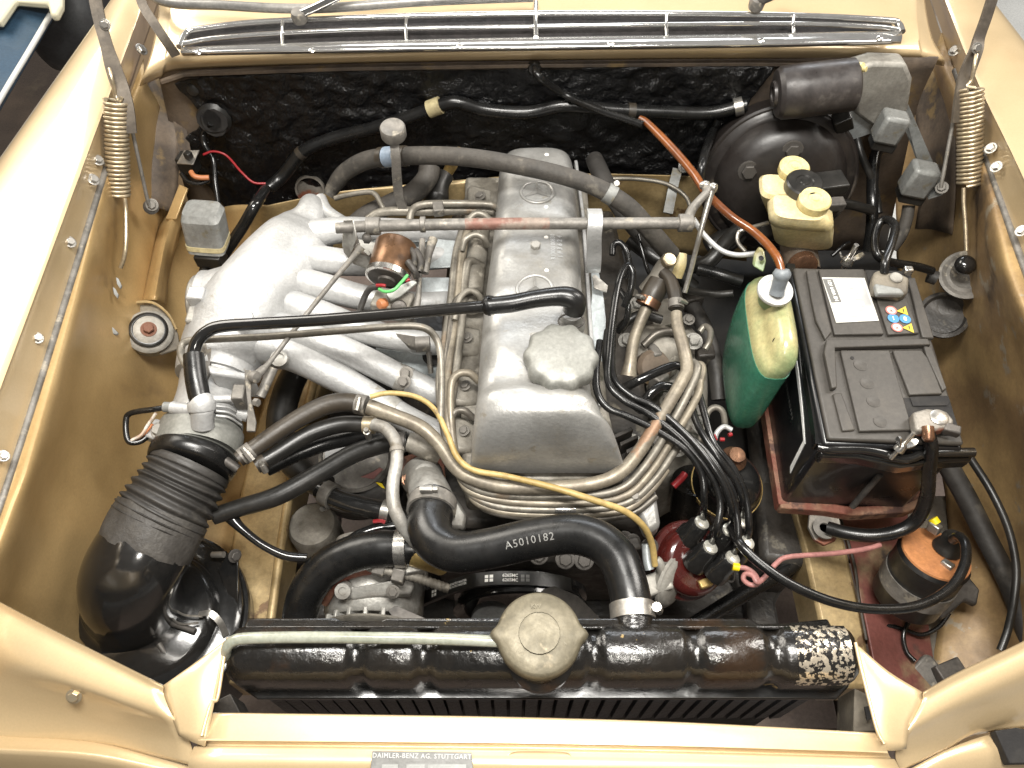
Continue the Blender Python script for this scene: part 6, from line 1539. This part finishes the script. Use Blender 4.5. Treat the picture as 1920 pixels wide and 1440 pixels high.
rt = tube('red_strap', [(1262, 912, .60), (1278, 896, .605), (1284, 888, .606)], 7, 'wire_red', None, n=8); tag(rt, 'short red strap below the metal lines by the oil filter', 'strap')

# ---- ignition leads
LEADS = [
    [TW[0], (1320, 940, .68), (1316, 890, .70), (1290, 848, .715), (1240, 812, .725), (1180, 782, .735), (1140, 765, .74), (1120, 735, .745), (1118, 690, .748), (1125, 640, .745)],
    [TW[1], (1344, 990, .67), (1350, 940, .685), (1330, 886, .705), (1280, 826, .722), (1220, 778, .735), (1166, 748, .745), (1140, 715, .75), (1142, 660, .752), (1148, 600, .755), (1160, 530, .765), (1176, 498, .77), (1186, 512, .765), (1182, 545, .75), (1170, 575, .73)],
    [TW[2], (1372, 960, .675), (1360, 916, .70), (1335, 872, .715), (1290, 818, .725), (1230, 765, .735), (1180, 740, .742), (1150, 705, .745), (1148, 640, .742), (1152, 580, .74)],
    [TW[4], (1392, 940, .67), (1378, 900, .69), (1345, 856, .71), (1310, 800, .715), (1292, 750, .71), (1270, 715, .70)],
    [TW[5], (1404, 985, .655), (1398, 930, .675), (1376, 880, .695), (1338, 830, .71), (1322, 780, .715), (1308, 730, .715), (1296, 700, .71)],
    [TW[3], (1384, 1012, .66), (1380, 960, .675), (1358, 900, .70), (1322, 846, .712), (1262, 796, .722), (1200, 762, .73), (1160, 730, .738)],
]
LEADLAB = ['black ignition lead from the distributor tower nearest the metal lines',
           'black ignition lead from the distributor tower nearest the vacuum canister, looping high beside the cover',
           'black ignition lead from the middle distributor tower beside the coil lead',
           'black ignition lead from the distributor tower nearest the oil filter',
           'black ignition lead from the distributor tower facing the battery tray',
           'black ignition lead from the distributor tower beside the yellow-tipped pink wire']
for k, pts in enumerate(LEADS):
    pts = [pts[0] + Vector((.002, .006, -.007))] + pts[1:]
    hose('ignition_lead', pts, 7, 'wire_black', LEADLAB[k], 'wire', 'ignition leads from the distributor', n=10, seg=7)
hose('coil_lead', [TW[2] + Vector((0, 0, .002)), (1388, 1020, .66), (1420, 1052, .66), (1480, 1094, .655), (1560, 1128, .645), (1640, 1142, .635), (1720, 1136, .63), (1780, 1104, .63), (1808, 1060, .635), (1810, 1022, .632), (1798, 1006, .62), (1786, 1012, .605)], 9.5, 'wire_black', 'thick glossy ignition lead looping from distributor to coil', 'wire', n=14, seg=8)
pk = hose('pink_wire', [(1384, 1064, .635), (1400, 1066, .635), (1416, 1078, .632), (1420, 1094, .628), (1406, 1096, .626), (1394, 1086, .628), (1398, 1076, .632), (1412, 1080, .637), (1420, 1092, .637), (1434, 1082, .63), (1456, 1056, .62), (1480, 1044, .615), (1560, 1038, .60), (1620, 1030, .59), (1650, 1022, .585)], 5, 'wire_pink', 'curled pink wire with yellow tip beside the distributor', 'wire', n=8, seg=7)
tube('yellow_sleeve', [(1374, 1062, .637), (1386, 1064, .637)], 7.5, 'yellow_tag', pk, n=10)

# ---- battery and loom cables
gc_ = hose('ground_cable', [(1740, 812, .765), (1746, 840, .75), (1742, 880, .71), (1738, 930, .66), (1722, 970, .62), (1690, 994, .60), (1640, 1004, .59), (1590, 1000, .58), (1552, 990, .57)], 13, 'rubber_new', 'thick black earth cable from the front battery post to the tray tab', 'cable', n=14)
lathe('cable_eye', P(1546, 990, .563), (0, 0, 1), [(22, -2), (22, 2), (10, 2), (9, -2)], 'steel_dull', gc_, n=24)
hose('battery_cable', [(1658, 512, .775), (1660, 490, .785), (1672, 455, .785), (1678, 425, .775), (1664, 412, .76), (1648, 420, .75), (1640, 450, .74), (1646, 480, .735), (1672, 492, .725), (1720, 500, .71), (1748, 508, .70)], 8, 'wire_black', 'black battery cable looping behind the rear battery post', 'cable', n=12)
hose('relay_harness', [(1650, 268, .73), (1640, 300, .72), (1636, 340, .705), (1636, 380, .69), (1634, 430, .66), (1628, 470, .63)], 11, 'wire_black', 'black cable harness hanging from the relay by the wiper motor', 'cable', n=12)
hose('relay_harness', [(1604, 240, .76), (1612, 280, .745), (1628, 320, .72), (1640, 350, .70), (1648, 400, .68)], 7, 'rubber', 'thin cable from the wiper motor plug down to the harness', 'cable', n=10)
hose('relay_harness', [(1704, 385, .715), (1700, 410, .70), (1690, 440, .68), (1672, 466, .66)], 11, 'rubber_dusty', 'grey cable hanging from the relay above the battery', 'cable', n=12)
hose('fluid_cable', [(1560, 380, .73), (1600, 385, .715), (1636, 395, .70)], 9, 'rubber', 'black cable joining the reservoir to the relay harness', 'cable', n=10)
hose('side_hose', [(1770, 860, .57), (1810, 930, .545), (1850, 1010, .52), (1890, 1090, .50), (1920, 1170, .48), (1940, 1230, .47)], 19, 'rubber_grey', 'thick black hose down the right side in front of the battery', n=18)
hose('side_cable', [(1820, 860, .60), (1858, 920, .60), (1890, 990, .59), (1905, 1060, .575), (1902, 1120, .56), (1890, 1180, .54), (1876, 1220, .53)], 7.5, 'rubber', 'thin black cable beside the thick hose on the right', 'cable', n=10)
hose('sensor_wire', [(1728, 1140, .45), (1708, 1160, .45), (1694, 1190, .445), (1700, 1222, .44), (1716, 1240, .44)], 4.5, 'wire_black', 'thin black wire from the coil down to the connector', 'wire', n=8)
rw = hose('ring_wire', [(1780, 1150, .45), (1760, 1176, .445), (1730, 1190, .44), (1700, 1182, .44), (1672, 1174, .44), (1652, 1176, .44)], 4, 'wire_black', 'black wire ending in a ring terminal on the red rail', 'wire', n=8)
ringp = [P(1636 + 8 * math.cos(a), 1178 + 7 * math.sin(a), .443) for a in [2 * math.pi * k / 20 for k in range(22)]]
v_, f_ = sweep(ringp, [.003] * len(ringp), 6, cap=False); obj('ring_terminal', v_, f_, 'steel_dark', rw, smooth=80)
# firewall loom
def fwp(px, py, y=.848): return PY(px, py, y)
fl_ = hose('firewall_loom', [fwp(505, 352, .80), fwp(530, 330, .82), fwp(570, 283, .838), fwp(630, 258), fwp(700, 240), fwp(770, 218), fwp(830, 196), fwp(860, 192), fwp(910, 206), fwp(990, 211), fwp(1060, 198), fwp(1150, 206), fwp(1240, 210), fwp(1330, 212), fwp(1400, 196)], 12, 'rubber_new', 'black cable loom running along the tar-coated firewall', 'cable', n=14, seg=7)
ring_on(fl_, .395, 26, 'relay_tape', fl_, 'loom_clip', 1.35); ring_on(fl_, .985, 16, 'steel', fl_, 'loom_clip', 1.4); ring_on(fl_, .78, 14, 'rubber_brown', fl_, 'loom_clip', 1.2); ring_on(fl_, .10, 10, 'rubber_brown', fl_, 'loom_clip', 1.1)
hose('left_loom', [fwp(500, 352, .80), P(478, 385, .70), P(455, 425, .67), P(428, 465, .64), P(405, 500, .62)], 11, 'gloss_black', 'black cable bundle dropping beside the large grey relay can', 'cable', n=12)
hose('speed_cable', [fwp(1003, 128, .85), fwp(1012, 145, .83), (1060, 178, .83), (1120, 205, .835), (1180, 225, .84), (1206, 234, .842)], 7, 'rubber_new', 'thin black cable leaving the top grommet towards the orange tube', 'cable', n=10)
hose('washer_tube', [(1200, 222, .842, 6), (1215, 232, .843, 7), (1260, 278, .842, 8), (1300, 325, .84, 8), (1325, 362, .838, 8), (1370, 405, .835, 8), (1410, 432, .832, 8), (1440, 460, .83, 8), (1458, 485, .828, 8), (1466, 510, .822, 7)], 8, 'orange_tube', 'amber brown plastic tube leading to the washer bottle cap', 'tube', n=12, seg=8)
rdw = hose('red_wire', [P(381, 290, .74), P(400, 284, .735), P(425, 292, .725), P(452, 322, .712), P(475, 342, .70), P(498, 344, .695)], 2.3, 'wire_red', 'thin red wire looping from the small black box', 'wire', n=8)
hose('orange_wire', [P(358, 322, .735), P(364, 330, .733), P(376, 333, .73), P(392, 333, .728)], 5, 'wire_orange', 'short salmon wire stub under the small black box', 'wire', n=8)
hose('black_wire', [P(340, 325, .725), P(352, 340, .72), P(372, 345, .718), P(392, 338, .72)], 4.5, 'wire_black', 'curved black wire under the small black box', 'wire', n=8)
hose('grommet_cable', [gc + Vector((-.004, -.012, 0)), P(382, 250, .75), P(384, 272, .74), P(400, 300, .72), P(404, 345, .70), P(412, 400, .67)], 5, 'wire_black', 'black cable falling from the round firewall grommet', 'cable', n=8)
tw_ = hose('throttle_wire', [(304, 765, .73), (285, 768, .73), (245, 775, .725), (236, 790, .72), (240, 826, .71), (262, 828, .705), (280, 815, .705)], 5.5, 'wire_black', 'black looped cable beside the throttle body', 'wire', n=8)
tube('bare_core', [(246, 826, .71), (265, 815, .715), (278, 795, .72), (292, 775, .73)], 3, 'wire_white', tw_, n=6)
tube('bare_core', [(252, 826, .708), (272, 812, .712), (286, 795, .717)], 2.6, 'wire_orange', tw_, n=6)
ov = hose('overflow_tube', [(424, 1232, .79, 10), (425, 1216, .806, 10), (436, 1203, .812, 11), (462, 1197, .814, 11), (560, 1195, .815, 11), (700, 1196, .816, 11), (820, 1198, .816, 11), (940, 1203, .816, 11)], 11, 'clear_hose', 'greyish translucent overflow tube lying along the radiator tank', 'tube', n=14)
brl = hose('brake_line', [(1300, 410, .80), (1320, 440, .79), (1350, 468, .785), (1380, 478, .785), (1415, 476, .785)], 5, 'alu_white', 'pale bent brake line right of the linkage lever', 'pipe', n=8)
hose('brake_line', [(1398, 472, .72), (1384, 455, .72), (1384, 438, .725), (1396, 430, .73), (1440, 418, .73)], 4, 'steel', 'thin steel brake line below the reservoir', 'pipe', n=8)
hose('brake_line', [(1560, 480, .66), (1580, 462, .67), (1592, 455, .67)], 4, 'wire_black', 'thin black line behind the rear wing nut', 'pipe', n=8)
hose('wall_pipe', [(1312, 345, .80), (1318, 300, .82), fwp(1335, 250, .84), fwp(1348, 222, .85)], 8, 'rubber_new', 'dark pipe rising to the loom in front of the servo', 'pipe', n=10)
cl = thing('bulkhead_clip', 'grey rubber strap with bright nut on the gold ledge', 'clip')
strap('strap', [(1270, 318, .69), (1262, 350, .68), (1256, 380, .665), (1252, 400, .655)], 18, .006, 'relay_grey', cl)
bolt((1283, 312, .70), (0, -.7, .5), 8, 'steel_bright', cl)
hose('ledge_pipe', [(1090, 340, .685), (1150, 335, .69), (1200, 336, .69), (1250, 345, .688), (1285, 368, .68), (1296, 395, .67)], 4, 'line_grey', 'thin grey pipe along the gold ledge behind the engine', 'pipe', n=8)
hose('rail_tube', [(500, 905, .52), (478, 940, .52), (450, 960, .52)], 0.8, 'steel', 'tiny wire beside the left frame rail', 'wire', n=6) if False else None

# ---- clutter between the valve cover and the washer bottle
CL = [('rubber', 15, [(1180, 448, .66), (1220, 478, .65), (1262, 505, .64), (1300, 540, .62)], 'dark hose disappearing under the cross shaft bracket'),
      ('wire_black', 6, [(1148, 478, .745), (1150, 460, .75), (1162, 455, .752), (1174, 470, .748), (1180, 500, .735), (1172, 520, .72)], 'looped black wire beside the shaft bracket'),
      ('wire_black', 6, [(1156, 538, .72), (1170, 556, .722), (1178, 580, .718), (1172, 606, .70), (1158, 622, .685)], 'curved black wire beside the pale sheet strip'),
      ('rubber', 9, [(1160, 620, .66), (1180, 600, .67), (1205, 590, .672), (1240, 600, .665)], 'short black hose over the pump top'),
      ('rubber_grey', 15, [(1300, 575, .58), (1325, 625, .58), (1342, 690, .57), (1348, 750, .55)], 'dusty dark hose running down beside the washer bottle'),
      ('rubber_new', 12, [(1310, 505, .66), (1350, 515, .665), (1390, 528, .66)], 'glossy dark hose tucked behind the washer bottle'),
      ('wire_black', 4, [(1196, 440, .74), (1204, 470, .73), (1214, 505, .715), (1222, 520, .70)], 'thin straight wire falling from the cross shaft'),
      ('line_grey', 6, [(1322, 655, .66), (1330, 640, .665), (1332, 620, .665), (1322, 612, .66), (1312, 622, .655)], 'small hooked steel line beside the washer bottle'),
      ('line_beige', 6, [(1306, 745, .70), (1318, 700, .70), (1316, 684, .70), (1304, 682, .70)], 'pale hooked line end near the washer bottle'),
      ('rubber', 8, [(1140, 700, .70), (1136, 660, .71), (1140, 620, .715)], 'black wire stub beside the oil filler cap'),
      ('line_dark', 7, [(1206, 648, .625), (1232, 625, .635), (1262, 622, .635), (1290, 640, .62)], 'dark pipe bent over the injection pump'),
      ('rubber', 14, [(1395, 420, .66), (1360, 455, .655), (1330, 490, .64), (1300, 500, .62)], 'black vacuum hose from the brake servo')]
for m_, r_, pts, lab in CL:
    hose('pump_hose' if r_ > 7 else 'pump_wire', pts, r_, m_, lab, 'hose' if r_ > 7 else 'wire', n=10)
random.seed(11)
for k in range(26):
    x = random.uniform(1160, 1325); y = random.uniform(545, 850)
    if x < 1180 + (y - 545) * .12: continue
    c = P(x, y, random.uniform(.575, .605))
    if k % 3 == 0:
        box('casting_lug', c, (random.uniform(.015, .035), random.uniform(.012, .03), .03), random.choice(('alu_dirty', 'grease', 'steel_dull')), ip, rot=(random.uniform(-15, 15), random.uniform(-15, 15), random.uniform(0, 90)), bevel=.003)
    elif k % 3 == 1:
        lathe('pump_union', c, (random.uniform(-.3, .3), random.uniform(-.5, .1), 1), [(14, -20), (13, 4), (9, 6), (9, 14), (5, 15), (.1, 15)], random.choice(('alu_dirty', 'steel_dull', 'brown_dirt')), ip, n=14)
    else:
        bolt(c, (random.uniform(-.3, .3), -.2, 1), random.uniform(7, 12), random.choice(('steel_dull', 'steel_dark')), ip)
# grimy fittings on the front of the block and around the pump
for k in range(14):
    x = random.uniform(860, 1220); y = random.uniform(985, 1030)
    c = P(x, y, .60)
    if k % 2: bolt(c, (0, -.6, .8), random.uniform(8, 13), 'steel_dark', wp_)
    else: box('casting_lug', c, (.022, .018, .02), 'grease', wp_, rot=(random.uniform(-15, 15), 0, random.uniform(-20, 20)), bevel=.003)

# ================================================================ finish: put each Empty at its thing's base
def all_kids(o):
    for c in o.children:
        yield c
        yield from all_kids(c)
bpy.context.view_layer.update()
for r in ROOTS:
    lo = Vector((1e9,) * 3); hi = -lo
    for c in all_kids(r):
        if c.type == 'MESH':
            for k in c.bound_box:
                q = c.matrix_world @ Vector(k)
                lo = Vector(map(min, lo, q)); hi = Vector(map(max, hi, q))
    if lo.x > hi.x: continue
    L_ = Vector(((lo.x + hi.x) / 2, (lo.y + hi.y) / 2, lo.z))
    r.location = L_
    for c in r.children:
        c.matrix_parent_inverse = Matrix.Translation(-L_)
